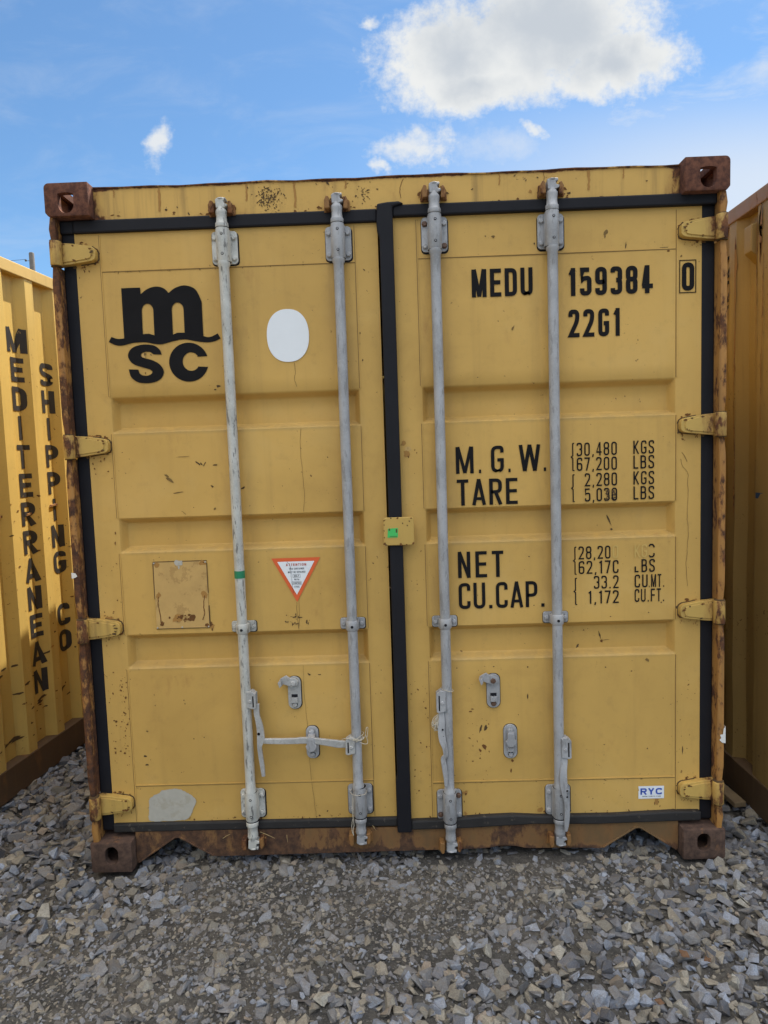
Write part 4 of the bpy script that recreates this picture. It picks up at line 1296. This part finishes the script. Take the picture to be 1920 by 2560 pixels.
# handles
hub(-.590, .638, .708, 1, 'worn_galvanised', bar_objs[0])
b, _ = handle([(-.549, .655, .008, 1.0), (-.549, .62, .006, 1.0), (-.546, .602, .004, .95), (-.540, .575, .002, 1.15), (-.537, .545, .002, 1.25), (-.538, .515, .002, 1.3), (-.543, .490, .002, .85), (-.542, .46, .004, .8), (-.537, .41, .004, .75), (-.534, .372, .003, .6)], '', None, wid=.021, th=.011)
b.disc(-.5435, .541, .006, -.0045, -.003, 10, 1)
b.build('handle', ['worn_galvanised', 'dark_hollow'], bar_objs[0], bevel=.002, smooth=30)
hub(-.1735, .449, .518, -1, 'worn_galvanised', bar_objs[1])
b, _ = handle([(-.215, .487, .010, 1.1), (-.245, .490, .008, 1.25), (-.27, .495, .006, 1.15), (-.30, .500, .006, 1.05), (-.345, .5055, .008, 1.0), (-.385, .508, .006, 1.05), (-.40, .5075, .004, 1.0), (-.45, .5085, .002, .95), (-.50, .510, .002, .9), (-.527, .511, .003, .85)], '', None, wid=.0225, th=.012)
b.build('handle', ['worn_galvanised'], bar_objs[1], bevel=.002, smooth=30)
hub(.1765, .604, .690, -1, 'galvanised', bar_objs[2])
b, _ = handle([(.152, .64, .008, .9), (.153, .60, .006, .9), (.152, .565, .002, 1.1), (.150, .535, .000, 1.2), (.153, .50, -.004, 1.2), (.161, .47, -.006, .9), (.163, .44, -.006, .75), (.154, .425, -.004, .8), (.158, .39, -.004, .9), (.162, .35, -.004, .75), (.162, .318, -.004, .5)], '', None, wid=.022, th=.010)
for x, z in ((.155, .54), (.157, .513)):
    b.disc(x, z, .004, -.0075, -.005, 8, 1)
b.build('handle', ['galvanised', 'dark_hollow'], bar_objs[2], bevel=.002, smooth=30)
hub(.597, .412, .495, 1, 'galvanised', bar_objs[3])
b, _ = handle([(.618, .43, .008, .9), (.614, .40, .004, 1.0), (.607, .36, -.004, 1.2), (.606, .32, -.008, 1.3), (.607, .29, -.010, 1.0), (.610, .268, -.010, .8), (.617, .24, -.010, .85), (.618, .20, -.010, .9), (.616, .16, -.008, .8), (.613, .130, -.008, .45)], '', None, wid=.022, th=.010)
for x, z in ((.618, .292), (.618, .268)):
    b.disc(x, z, .004, -.016, -.012, 8, 1)
b.build('handle', ['galvanised', 'dark_hollow'], bar_objs[3], bevel=.002, smooth=30)


# ---------------- handle retainers on the doors
def retainer(x0, x1, z0, z1, parent, hook, mt, rusty=False):
    xc, zc = (x0 + x1) / 2, (z0 + z1) / 2
    r = MB()
    r.prism(stadium(xc, zc, x1 - x0, z1 - z0, (x1 - x0) * .47, 7), .046, .0535)
    r.prism(stadium(xc + .001, zc - .001, x1 - x0 + .004, z1 - z0 + .005, (x1 - x0) * .48, 7), .0536, .0555, 1)
    if hook:
        r.box(xc - .012, xc + .012, .0448, .047, z0 + .046, z0 + .058, 1)     # dark slot
        r.prism([(xc - .013, z0 + .026), (xc + .012, z0 + .026), (xc + .012, z0 + .046), (xc - .012, z0 + .046)], .036, .047)
    else:
        r.prism([(xc - .012, z0 + .030), (xc + .012, z0 + .030), (xc + .012, z0 + .044), (xc - .012, z0 + .044)], .034, .047)
    o = r.build('handle_retainer', [mt, 'rubber'], parent, bevel=.002, smooth=35)
    bolt(xc, z0 + .016, o, rusty, .0095, mt, .042); bolt(xc - (.001 if not hook else .002), z1 - .022, o, rusty, .011, mt, .030 if hook else .036)
    if hook:
        h = MB()
        h.prism([(xc + .014, z1 - .030), (xc + .018, z1 - .014), (xc + .008, z1 - .004), (xc - .014, z1 - .001), (xc - .028, z1 + .009), (xc - .040, z1 + .003), (xc - .052, z1 - .004), (xc - .056, z1 - .018),
                 (xc - .048, z1 - .034), (xc - .040, z1 - .024), (xc - .036, z1 - .026), (xc - .022, z1 - .031), (xc - .004, z1 - .038)], .032, .040)
        h.prism([(xc - .046, z1 - .001), (xc - .057, z1 - .012), (xc - .050, z1 - .032), (xc - .042, z1 - .022)], .008, .034)
        h.build('hook', [mt], o, bevel=.0015)
    else:
        h = MB()
        h.prism([(xc - .013, z1 - .030), (xc + .013, z1 - .030), (xc + .015, z1 - .052), (xc + .022, z1 - .060), (xc + .018, z1 - .072), (xc + .007, z1 - .082), (xc - .007, z1 - .083), (xc - .017, z1 - .072), (xc - .021, z1 - .060), (xc - .014, z1 - .052)], -.002 if hook is None else .026, .006 if hook is None else .036)
        h.prism([(xc - .013, z1 - .026), (xc + .013, z1 - .026), (xc + .013, z1 - .036), (xc - .013, z1 - .036)], -.0015 if hook is None else .0265, .047)
        h.build('hasp', [mt], o, bevel=.002)
    return o


retainer(-.433, -.383, .617, .744, box, True, 'worn_galvanised')
retainer(.331, .381, .601, .733, box, True, 'galvanised', True)
retainer(-.371, -.323, .418, .546, box, None, 'galvanised')
retainer(.392, .443, .398, .532, box, False, 'galvanised')

# ------------------------------------------------------------------ things resting on the container


def twine(label, cx, cz, n, spread, rad, tails):
    mb = MB()
    for k in range(n):
        a0 = random.uniform(0, 6.28); pts = []
        dz = random.uniform(-spread, spread); rr = rad * random.uniform(1.0, 1.25)
        tilt = random.uniform(-.012, .012)
        for j in range(15):
            a = a0 + 2 * PI * j / 14
            pts.append((cx + rr * math.cos(a), YB + rr * math.sin(a), cz + dz + tilt * math.cos(a) + random.uniform(-.0015, .0015)))
        mb.tube(pts, .0012, 5)
    for pts in tails:
        p3 = smooth_path(pts, 6)
        mb.tube([(p[0] + random.uniform(-.0008, .0008), p[1], p[2]) for p in p3], .0012, 5)
    o = mb.build('twine', ['twine'], None, smooth=60)
    tag(o, label, 'twine', 'loops of old twine on the locking bars')
    return o


twine('frayed twine wound round the bar above the horizontal handle', -.1735, .508, 7, .010, .0225,
      [[(-.155, -.004, .505), (-.14, 0, .52), (-.135, .0, .55), (-.128, .01, .548), (-.132, .004, .515)], [(-.19, -.006, .51), (-.21, -.008, .517), (-.228, -.006, .513)], [(-.16, -.006, .50), (-.14, -.006, .492), (-.13, 0, .498), (-.139, 0, .53)]])
twine('thin grey twine dangling beside the lowest bracket of the second bar', -.1735, .29, 1, .004, .027,
      [[(-.197, -.006, .29), (-.199, -.004, .24), (-.198, 0, .2), (-.203, 0, .17), (-.202, 0, .14), (-.196, 0, .13)], [(-.194, -.006, .28), (-.196, -.004, .2), (-.195, 0, .17), (-.199, 0, .145), (-.197, 0, .128)]])
twine('fluffy fibres caught behind the hanging handle of the third bar', .1765, .688, 1, .001, .0205,
      [[(.146 + random.uniform(-.004, .004), .01, .60), (.13 + random.uniform(-.012, .01), .0, .575 + random.uniform(-.02, .01)), (.128 + random.uniform(-.012, .012), .0, .55 + random.uniform(-.02, .02)), (.14 + random.uniform(-.006, .006), .008, .535)] for _ in range(12)])


def straw(x0, z0, x1, z1, y, label):
    mb = MB(); mb.tube([(x0, y, z0), ((x0 + x1) / 2, y - .003, (z0 + z1) / 2 + .003), (x1, y, z1)], [.0011, .0011, .0006], 5)
    tag(mb.build('straw', ['straw'], None), label, 'straw', 'dry straws on the door sill')


straw(-.567, .128, -.510, .100, .041, 'longest dry straw sloping down right of the leftmost bar foot')
straw(-.463, .112, -.461, .082, .043, 'short upright dry straw on the sill between the two left bars')
straw(-.715, .104, -.685, .120, .043, 'dry straw lying left of the leftmost bar foot')
straw(-.126, .146, -.112, .125, .036, 'tiny dry straw right of the second bar foot')

pp = MB()
pp.prism([(1.2195, .520), (1.2125, .512), (1.210, .490), (1.199, .488), (1.2035, .476), (1.197, .468), (1.207, .458), (1.2195, .455)], .0030, .0038)
pp.add([(1.2199, .0038, .455), (1.2199, .0038, .520), (1.2199, .03, .525), (1.2199, .03, .45)], [(0, 1, 2, 3)])
tag(pp.build('torn_paper', ['paper'], None), 'white torn paper stuck low on the right corner post', 'paper', 'torn white paper scraps on the corner posts')
pq = MB()
pq.prism([(-1.2195, 1.180), (-1.205, 1.178), (-1.198, 1.166), (-1.208, 1.160), (-1.2195, 1.158)], .0030, .0038)
tag(pq.build('torn_paper', ['paper'], None), 'small white paper scrap halfway up the left corner post', 'paper', 'torn white paper scraps on the corner posts')

# ------------------------------------------------------------------ neighbouring containers


def neighbour(label, loc, rz, side, wallm, railm, railb, start, panel_x=1.213, flat_until=None, dent=0.0):
    """a plainer container; `side` is the long wall that faces the middle container"""
    t = thing('shipping_container', label, 'shipping container', loc, rz, GROUP)
    walls = []
    for s in (-1, 1):
        o, pr = side_wall(s, wallm, t, panel_x, start=start, zr=(.15, 2.535), flat_until=flat_until, dent=dent if s == side else 0)
        if s == side:
            walls = [o, pr]
        rl = MB(); n = 30
        for k in range(n):
            a, b = .178 + (LEN - .356) * k / n, .178 + (LEN - .356) * (k + 1) / n
        rl.box(*sorted((s * 1.155, s * 1.2185)), .178, LEN - .178, 2.530, 2.5905); rl.build('top_rail', [railm], t, bevel=.004)
        rl = MB(); rl.box(*sorted((s * 1.12, s * 1.2175)), .178, LEN - .178, .010, .157)
        rl.add([(s * 1.2175, .178, .1575), (s * 1.2175, LEN - .178, .1575), (s * 1.1785, LEN - .178, .172), (s * 1.1785, .178, .172)], [(0, 1, 2, 3)])
        rl.build('bottom_rail', [railb], t, bevel=.004)
        for (ya, yb) in ((.004, .152), (LEN - .152, LEN - .004)):
            rp = MB(); rp.box(*sorted((s * 1.09, s * 1.2175)), ya, yb, .117, 2.475); rp.build('corner_post', [wallm], t, bevel=.006)
        for top in (True, False):
            for fl_ in (False, True):
                casting(s, top, t, flip=fl_)
    rf = MB(); v = []
    for (y, d) in prf:
        v += [(-1.155, y, 2.575 - .02 * d), (1.155, y, 2.575 - .02 * d)]
    rf.add(v, [(2 * i, 2 * i + 1, 2 * i + 3, 2 * i + 2) for i in range(len(prf) - 1)]); rf.build('roof', ['roof_paint'], t, smooth=12)
    for ya, yb in ((.03, .07), (LEN - .07, LEN - .03)):
        ep = MB(); ep.box(-1.09, 1.09, ya, yb, .16, 2.52); ep.box(-1.06, 1.06, ya - .01, yb + .02, .03, .16); ep.box(-1.06, 1.06, ya - .01, yb + .02, 2.52, 2.584)
        ep.build('end_panel', [wallm], t, bevel=.004)
    fl = MB(); fl.box(-1.12, 1.12, .1, LEN - .1, .13, .15); fl.build('floor', ['dark_rail_paint'], t)
    return t, walls


# left: its right-hand wall runs through (-1.86, 0.70), turned about 5.7 degrees
ang = -math.atan(0.10)
ux = Vector((math.cos(ang), math.sin(ang), 0)); uy = Vector((-math.sin(ang), math.cos(ang), 0))
S0 = 1.75                                                     # how far the point (-1.86, .70) lies from the near end
org = Vector((-1.86, .70, 0)) - ux * 1.213 - uy * S0
kk = math.sqrt(1 + .10 ** 2)
st_l = S0 + (0.981 - .70) * kk                                # an outer flat starts here
left, (lw, lpr) = neighbour('sunlit yellow container on the left whose ribbed side carries vertical black words', org, ang, 1, 'wall_paint', 'rail_paint', 'dark_rail_paint', st_l - 10 * .238)


def wall_depth(pr, y):
    for (a, da), (b, db) in zip(pr[:-1], pr[1:]):
        if a <= y <= b:
            return da + (db - da) * (y - a) / (b - a)
    return 0


def wall_text(word, y0, ztop, pitch, hgt, wdt, pr, parent, xo, s=1, mt='worn_black_paint', stroke=.2, rad=.25, mirror=False, keep=None):
    """letters stacked downwards on a corrugated wall, each bent over the ribs"""
    mb = MB()
    for k, ch in enumerate(word):
        if ch == ' ':
            continue
        shapes, tw = text_shapes(ch, hgt, wdt / hgt, stroke, .1, rad)
        kx = 1.12 if ch == 'M' else 1.0
        for v, f in shapes:
            bm = bmesh.new()
            vv = [bm.verts.new((p[0] * kx - tw * kx / 2, p[1], 0)) for p in v]
            for q in f:
                try:
                    bm.faces.new([vv[i] for i in q])
                except ValueError:
                    pass
            for (yb, _) in pr:
                cc = (yb - y0) * (1 if s > 0 else -1)
                if abs(cc) < .12:
                    bmesh.ops.bisect_plane(bm, geom=bm.verts[:] + bm.edges[:] + bm.faces[:], plane_co=(cc, 0, 0), plane_no=(1, 0, 0))
            bm.verts.ensure_lookup_table()
            LAYER[0] = (LAYER[0] + 1) % 12
            out = []
            for q in bm.verts:
                yy = y0 + q.co.x * (1 if s > 0 else -1)
                out.append((s * (xo - wall_depth(pr, yy) * .036 + .0015 + LAYER[0] * .00004), yy, ztop - k * pitch - hgt + q.co.y))
            idx = {q: i for i, q in enumerate(bm.verts)}
            mb.add(out, [[idx[q] for q in ff.verts] for ff in bm.faces])
            bm.free()
    return mb.build('lettering', [mt], parent, smooth='flat')


ci = st_l - .047 - .0375 + .018                                      # centre line of the recess left of that flat
wall_text('MEDITERRANEAN', ci, 2.274, .1448, .120, .086, lpr, left, 1.213, stroke=.21)
wall_text('SHIPPING CO', ci + .238, 2.132, .1448, .120, .086, lpr, left, 1.213, stroke=.21)
# bent lips and rust blisters knocked into the left wall
ds = MB()


def wall_mark(mb, y, z, r, mi, st=1.0, an=0.0):
    pts = []
    for k in range(9):
        a = 2 * PI * k / 9; q = r * random.uniform(.6, 1.4)
        u, w = q * math.cos(a) * st, q * math.sin(a)
        yy = y + u * math.cos(an) - w * math.sin(an); zz = z + u * math.sin(an) + w * math.cos(an)
        LAYER[0] = (LAYER[0] + 1) % 12
        pts.append((1.213 - wall_depth(lpr, yy) * .036 + .0016 + .00002 * LAYER[0], yy, zz))
    mb.add(pts, [tuple(range(9))], mi)


for k in range(90):
    wall_mark(ds, random.uniform(S0 - .4, S0 + .6), .22 + 1.25 * random.random() ** 1.6, random.uniform(.0015, .0055), random.choice((0, 0, 1, 2)), random.uniform(1, 3.5), random.uniform(-.3, .3))
for k in range(14):
    wall_mark(ds, random.uniform(S0 - .1, S0 + .5), random.uniform(.25, .65), random.uniform(.004, .007), 1, random.uniform(3, 5), random.uniform(-.1, .3))
merge(lw, ds, ['rust_mark', 'dark_grime_and_shade', 'rust_halo'])
for (y, z, w_) in ((st_l + .16, 1.365, .07), (st_l - .05, 1.335, .05), (st_l - .28, 1.34, .05)):
    lp = MB(); xw = 1.213 - wall_depth(lpr, y) * .036
    lp.prism([(-w_ / 2, 0), (w_ / 2, .006), (w_ / 2 - .01, .016), (-w_ / 2 + .008, .012)], -.012, .004)
    lp.v = [(xw - p[1] if False else xw + max(0, -p[1]) * .9 - .002, y + p[0], z + p[2]) for p in lp.v]
    lp.build('bent_lip', ['keeper_rust'], left, bevel=.001)

# right: its left-hand wall stands 28 cm from the middle container
st_r = .520
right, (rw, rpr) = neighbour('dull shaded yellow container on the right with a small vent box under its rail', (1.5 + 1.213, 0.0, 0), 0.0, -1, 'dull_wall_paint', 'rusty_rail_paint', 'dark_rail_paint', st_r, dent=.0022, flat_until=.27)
vt = MB()
vt.prism([(-1.178, 2.318), (-1.226, 2.362), (-1.226, 2.468), (-1.178, 2.482)], .372, .432)
o = vt.build('vent_box', ['dull_wall_paint'], right, bevel=.004)
vb = MB(); vb.prism([(-1.178, 2.278), (-1.184, 2.278), (-1.184, 2.312), (-1.178, 2.312)], .360, .400); vb.tube([(-1.184, .38, 2.295), (-1.188, .38, 2.295)], .007, 10); vb.build('vent_bracket', ['dull_wall_paint'], right)
bt = MB(); bt.box(-1.2150, -1.2140, .285, .340, 1.352, 1.376); bt.build('blue_tape_strip', ['blue_tape'], right)
wall_text('22G1', .655, 2.42, .107, .095, .062, rpr, right, 1.213, s=-1, mt='black_paint', stroke=.16)
for (y, z0, z1, w_) in ((.5845, 2.33, 1.92, .010), (.586, 1.95, 1.55, .005), (.5195, 2.40, 2.05, .012), (.522, 2.06, 1.70, .007), (.518, 1.66, 1.30, .003), (.347, 2.44, 2.16, .014), (.3455, 2.2, 1.75, .005), (.346, 1.50, .9, .004), (.318, 2.48, 2.30, .022), (.306, 1.95, 1.62, .003), (.298, 2.33, 1.75, .004)):
    cr = MB(); n = 14
    pts = [(y + random.uniform(-.0025, .0025), z0 + (z1 - z0) * q / n) for q in range(n + 1)]
    v, f = ribbon(pts, 1.0, False)
    vv = []
    for q, p in enumerate(v):
        j = q % (n + 1); c0 = pts[j][0]; k_ = w_ * (1 - .8 * j / n) * random.uniform(.6, 1.3)
        yy = c0 + (p.x - c0) * k_
        vv.append((-(1.213 - wall_depth(rpr, yy) * .036) - .0050, yy, p.y))
    cr.add(vv, f)
    merge(rw, cr, ['keeper_rust'])

# ------------------------------------------------------------------ pole and wires behind the left container
pole = thing('utility_pole', 'grey wooden utility pole with a power line rising behind the left container', 'utility pole', (-16.7, 30.0, 0))
pm = MB(); pm.lathe([(.16, -.2), (.15, 4), (.115, 11.60), (.095, 11.64)], 0, 0, 14); pm.build('pole', ['pole_wood'], pole, smooth=40)
pi_ = MB(); pi_.tube([(-.11, 0, 11.28), (-.28, 0, 11.28)], .012, 6); pi_.lathe([(.02, 11.25), (.05, 11.28), (.045, 11.32), (.03, 11.35)], -.29, 0, 10); pi_.build('insulator', ['porcelain'], pole, smooth=40)
wr = MB()
for z0, x1, dx in ((11.35, -40, -.29), (10.4, 40, .1), (10.4, -40, -.1)):
    wr.tube([(dx + (x1 - dx) * t, 0, z0 - 3.0 * 4 * t * (1 - t) * .25 + .9 * t) for t in [k / 16 for k in range(17)]], .009, 5)
wr.build('wire', ['porcelain'], pole)

# ------------------------------------------------------------------ ground and gravel


def ground_h(x, y):
    h = .010 * np.sin(2.1 * x + .7) * np.sin(2.7 * y + .4) + .006 * np.sin(5.3 * x - 1.1) * np.sin(4.6 * y + 2.0) + .003 * np.sin(13 * x + 4 * y)
    return h - .016


def dirt(x, y):
    """0 = loose stone, 1 = stones trodden into fine dirt"""
    a = np.exp(-(((x + 1.05) / .42) ** 2 + ((y + .62) / .24) ** 2)) * 1.1
    b = np.exp(-(((x + .35) / .55) ** 2 + ((y + .10) / .13) ** 2)) * .95
    c = np.exp(-(((x + .05) / .28) ** 2 + ((y + .32) / .16) ** 2)) * .75
    d = np.exp(-(((x - .55) / .35) ** 2 + ((y + .05) / .10) ** 2)) * .75
    e = np.exp(-(((x + .55) / .4) ** 2 + ((y + .45) / .25) ** 2)) * .7
    n = .5 + .5 * np.sin(3.1 * x + 1.3 * np.sin(2.3 * y)) * np.sin(4.1 * y + 1.7 * np.sin(2.9 * x + 1))
    f = .8 * np.exp(-(((x + .05) / .75) ** 2 + ((y + .22) / .22) ** 2))
    return np.clip(.85 * (a + b + c + d + e) + f + .25 * (n - .5), 0, 1)


def make_ground():
    fx = np.concatenate([[-600, -200, -60, -20, -8, -5], np.arange(-3.2, 3.21, .035), [5, 8, 20, 60, 200, 600]])
    fy = np.concatenate([[-600, -200, -60, -20, -8, -4], np.arange(-2.4, 4.6, .035), [6, 9, 14, 30, 80, 200, 600]])
    X, Y = np.meshgrid(fx, fy)
    inside = (np.abs(X) < 3.3) & (Y > -2.6) & (Y < 4.7)
    Z = np.where(inside, ground_h(X, Y) + .010 * dirt(X, Y), -.016)
    v = np.stack([X.ravel(), Y.ravel(), Z.ravel()], 1)
    nx = len(fx); ny = len(fy)
    i, j = np.meshgrid(np.arange(nx - 1), np.arange(ny - 1)); a = (j * nx + i).ravel()
    f = np.stack([a, a + 1, a + 1 + nx, a + nx], 1)
    me = bpy.data.meshes.new('ground'); me.from_pydata(v.tolist(), [], f.tolist())
    me.polygons.foreach_set('use_smooth', [True] * len(me.polygons))
    me.materials.append(MATS['soil'])
    o = bpy.data.objects.new('ground', me); col.objects.link(o)
    tag(o, None, None, kind='structure')


make_ground()

PALETTE = np.array([(.21, .20, .19), (.255, .25, .255), (.30, .31, .335), (.36, .385, .43), (.34, .29, .215), (.27, .235, .18), (.155, .15, .155), (.40, .36, .285), (.11, .11, .118), (.31, .245, .18), (.235, .25, .275)])
PW = np.array([.17, .14, .08, .04, .12, .15, .10, .03, .06, .04, .07]); PW = PW / PW.sum()


def variants(n):
    out = []
    for k in range(n):
        bm = bmesh.new()
        e = RNG.uniform((.42, .33, .20), (.58, .50, .42))
        for p in range(RNG.integers(8, 13)):
            d = RNG.normal(size=3); d /= np.linalg.norm(d)
            q = np.sign(d) * np.abs(d) ** .62                   # blocky
            bm.verts.new(q / np.abs(q).max() ** .5 * e * RNG.uniform(.82, 1.0))
        r = bmesh.ops.convex_hull(bm, input=bm.verts)
        bmesh.ops.delete(bm, geom=[g_ for g_ in r['geom_interior'] if isinstance(g_, bmesh.types.BMVert)], context='VERTS')
        bmesh.ops.triangulate(bm, faces=bm.faces)
        bm.verts.index_update()
        out.append((np.array([v.co[:] for v in bm.verts]), np.array([[v.index for v in f.verts] for f in bm.faces])))
        bm.free()
    return out


def scatter(n, xr, yr):
    return RNG.uniform(xr[0], xr[1], n), RNG.uniform(yr[0], yr[1], n)


def make_gravel():
    VS = variants(36)
    xs, ys, ss, tier = [], [], [], []

    def area(n, xr, yr, smin, smax, t=0, powr=1.6):
        x, y = scatter(n, xr, yr)
        s = smin + (smax - smin) * RNG.random(n) ** powr
        xs.append(x); ys.append(y); ss.append(s); tier.append(np.full(n, t))
    area(17500, (-2.5, 2.5), (-1.7, .12), .017, .058, 0, 1.8)
    area(3600, (-1.25, 1.25), (.10, .75), .026, .060)
    area(3800, (-2.05, -1.15), (.10, 3.2), .030, .072)
    area(1500, (1.15, 1.60), (.05, 3.0), .030, .070)
    area(38000, (-2.3, 2.3), (-1.2, .25), .005, .021, 1, 1.5)
    area(3000, (-2.0, -1.15), (.2, 2.0), .008, .020, 1)
    area(900, (1.15, 1.55), (.2, 1.4), .008, .020, 1)
    x = np.concatenate(xs); y = np.concatenate(ys); s = np.concatenate(ss); ti = np.concatenate(tier)
    dd = dirt(x, y)
    keep = np.where(ti == 0, RNG.random(len(x)) > .45 * dd, RNG.random(len(x)) < .25 + .75 * dd)
    # nothing inside the bottom castings
    for cx in (-1.14, 1.14):
        keep &= ~((np.abs(x - cx) < .095) & (y > -.012) & (y < .19))
    x, y, s, ti, dd = x[keep], y[keep], s[keep], ti[keep], dd[keep]
    n = len(x)
    lift = np.where(ti == 0, RNG.uniform(-.10, .42, n) * (1 - dd) - dd * RNG.uniform(.02, .24, n), .05) * s
    z = ground_h(x, y) + .010 * dd + lift
    # keep stones under the steel low
    under = (np.abs(x) < 1.07) & (y > .0)
    z = np.where(under, np.minimum(z, -.012), z)
    c = PALETTE[RNG.choice(len(PALETTE), n, p=PW)] * RNG.uniform(.82, 1.22, n)[:, None]
    warm = np.array([.25, .215, .17])
    mixw = np.clip(dd * .40, 0, 1)[:, None]
    c = c * (1 - mixw) + warm * mixw * RNG.uniform(.8, 1.1, n)[:, None]
    c = np.clip(c * np.array([.84, .885, .965]), 0, .62)
    kind = RNG.integers(0, len(VS), n)
    allv, allf, allc = [], [], []; off = 0
    ax = RNG.uniform(0, 2 * PI, n); tx = RNG.normal(0, .38, n); ty = RNG.normal(0, .38, n)
    stv = RNG.uniform(.8, 1.3, (n, 3)) * np.stack([np.ones(n), np.ones(n), np.where(ti == 0, .85, .8)], 1)
    for k, (V, F_) in enumerate(VS):
        id_ = np.where(kind == k)[0]
        if not len(id_):
            continue
        ca, sa = np.cos(ax[id_]), np.sin(ax[id_]); cx, sx = np.cos(tx[id_]), np.sin(tx[id_]); cy, sy = np.cos(ty[id_]), np.sin(ty[id_])
        P = V[None] * stv[id_][:, None, :] * s[id_][:, None, None]
        X, Y, Z = P[..., 0], P[..., 1], P[..., 2]
        Y, Z = Y * cx[:, None] - Z * sx[:, None], Y * sx[:, None] + Z * cx[:, None]
        X, Z = X * cy[:, None] + Z * sy[:, None], -X * sy[:, None] + Z * cy[:, None]
        X, Y = X * ca[:, None] - Y * sa[:, None], X * sa[:, None] + Y * ca[:, None]
        P = np.stack([X + x[id_][:, None], Y + y[id_][:, None], Z + z[id_][:, None]], -1)
        nv = len(V)
        allv.append(P.reshape(-1, 3)); allc.append(np.repeat(c[id_], nv, 0))
        allf.append((F_[None] + (off + np.arange(len(id_)) * nv)[:, None, None]).reshape(-1, 3)); off += nv * len(id_)
    v = np.concatenate(allv); f = np.concatenate(allf); c = np.concatenate(allc)
    me = bpy.data.meshes.new('gravel')
    me.vertices.add(len(v)); me.vertices.foreach_set('co', v.ravel().astype(np.float32))
    me.loops.add(len(f) * 3); me.loops.foreach_set('vertex_index', f.ravel().astype(np.int32))
    me.polygons.add(len(f)); me.polygons.foreach_set('loop_start', np.arange(0, len(f) * 3, 3, dtype=np.int32))
    me.update(calc_edges=True); me.validate()
    me.polygons.foreach_set('use_smooth', np.zeros(len(me.polygons), dtype=bool))
    at = me.color_attributes.new('tint', 'FLOAT_COLOR', 'POINT')
    at.data.foreach_set('color', np.concatenate([c, np.ones((len(c), 1))], 1).ravel().astype(np.float32))
    me.materials.append(MATS['stone'])
    o = bpy.data.objects.new('gravel', me); col.objects.link(o)
    tag(o, 'loose grey and tan crushed stone spread over the dirt yard', 'gravel', kind='stuff')


make_gravel()

# ------------------------------------------------------------------ small things lying on the ground
pk = MB()
pk.prism([(-.028, 0), (.028, 0), (.026, .024), (-.027, .022)], 0, .36)
pk.v = [(p[0] * (1 if p[1] < .2 else .8), p[1], p[2] + p[1] * .08) for p in pk.v]
o = pk.build('wood_plank', ['weathered_wood'], None, bevel=.003)
o.location = (1.452, .345, .014); o.rotation_euler = (0, 0, math.radians(9))
tag(o, 'short weathered plank lying on the stones in the gap beside the right corner post', 'plank')


def leaf(x, y, z, s, rz, label):
    mb = MB()
    ol = smooth_path([(0, -.5), (.18, -.42), (.30, -.18), (.42, .02), (.22, .12), (.20, .34), (0, .55), (-.18, .30), (-.25, .10), (-.40, .05), (-.26, -.2), (-.15, -.42)], 3, True)
    n = len(ol)
    top = [(p[0] * s, p[1] * s, .012 * math.sin(p[0] * 9) * math.cos(p[1] * 6) * s * 8) for p in ol]
    v = [(0, 0, .004)] + top + [(0, 0, .0032)] + [(p[0], p[1], p[2] - .0008) for p in top]
    f = [(0, 1 + i, 1 + (i + 1) % n) for i in range(n)] + [(n + 1, n + 2 + (i + 1) % n, n + 2 + i) for i in range(n)] + [(1 + i, n + 2 + i, n + 2 + (i + 1) % n, 1 + (i + 1) % n) for i in range(n)]
    mb.add(v, f)
    o = mb.build('dry_leaf', ['leaf_brown'], None, smooth=50)
    o.location = (x, y, z); o.rotation_euler = (.15, -.2, rz)
    tag(o, label, 'leaf', 'dry leaves on the gravel')


leaf(.845, -.52, .026, .034, .6, 'larger dry brown leaf lying flat on the gravel right of centre')
leaf(.905, -.545, .026, .028, 2.2, 'smaller curled brown leaf just right of the larger dry leaf')
leaf(.70, -.70, .026, .027, 1.2, 'dry brown leaf nearest the viewer on the gravel')
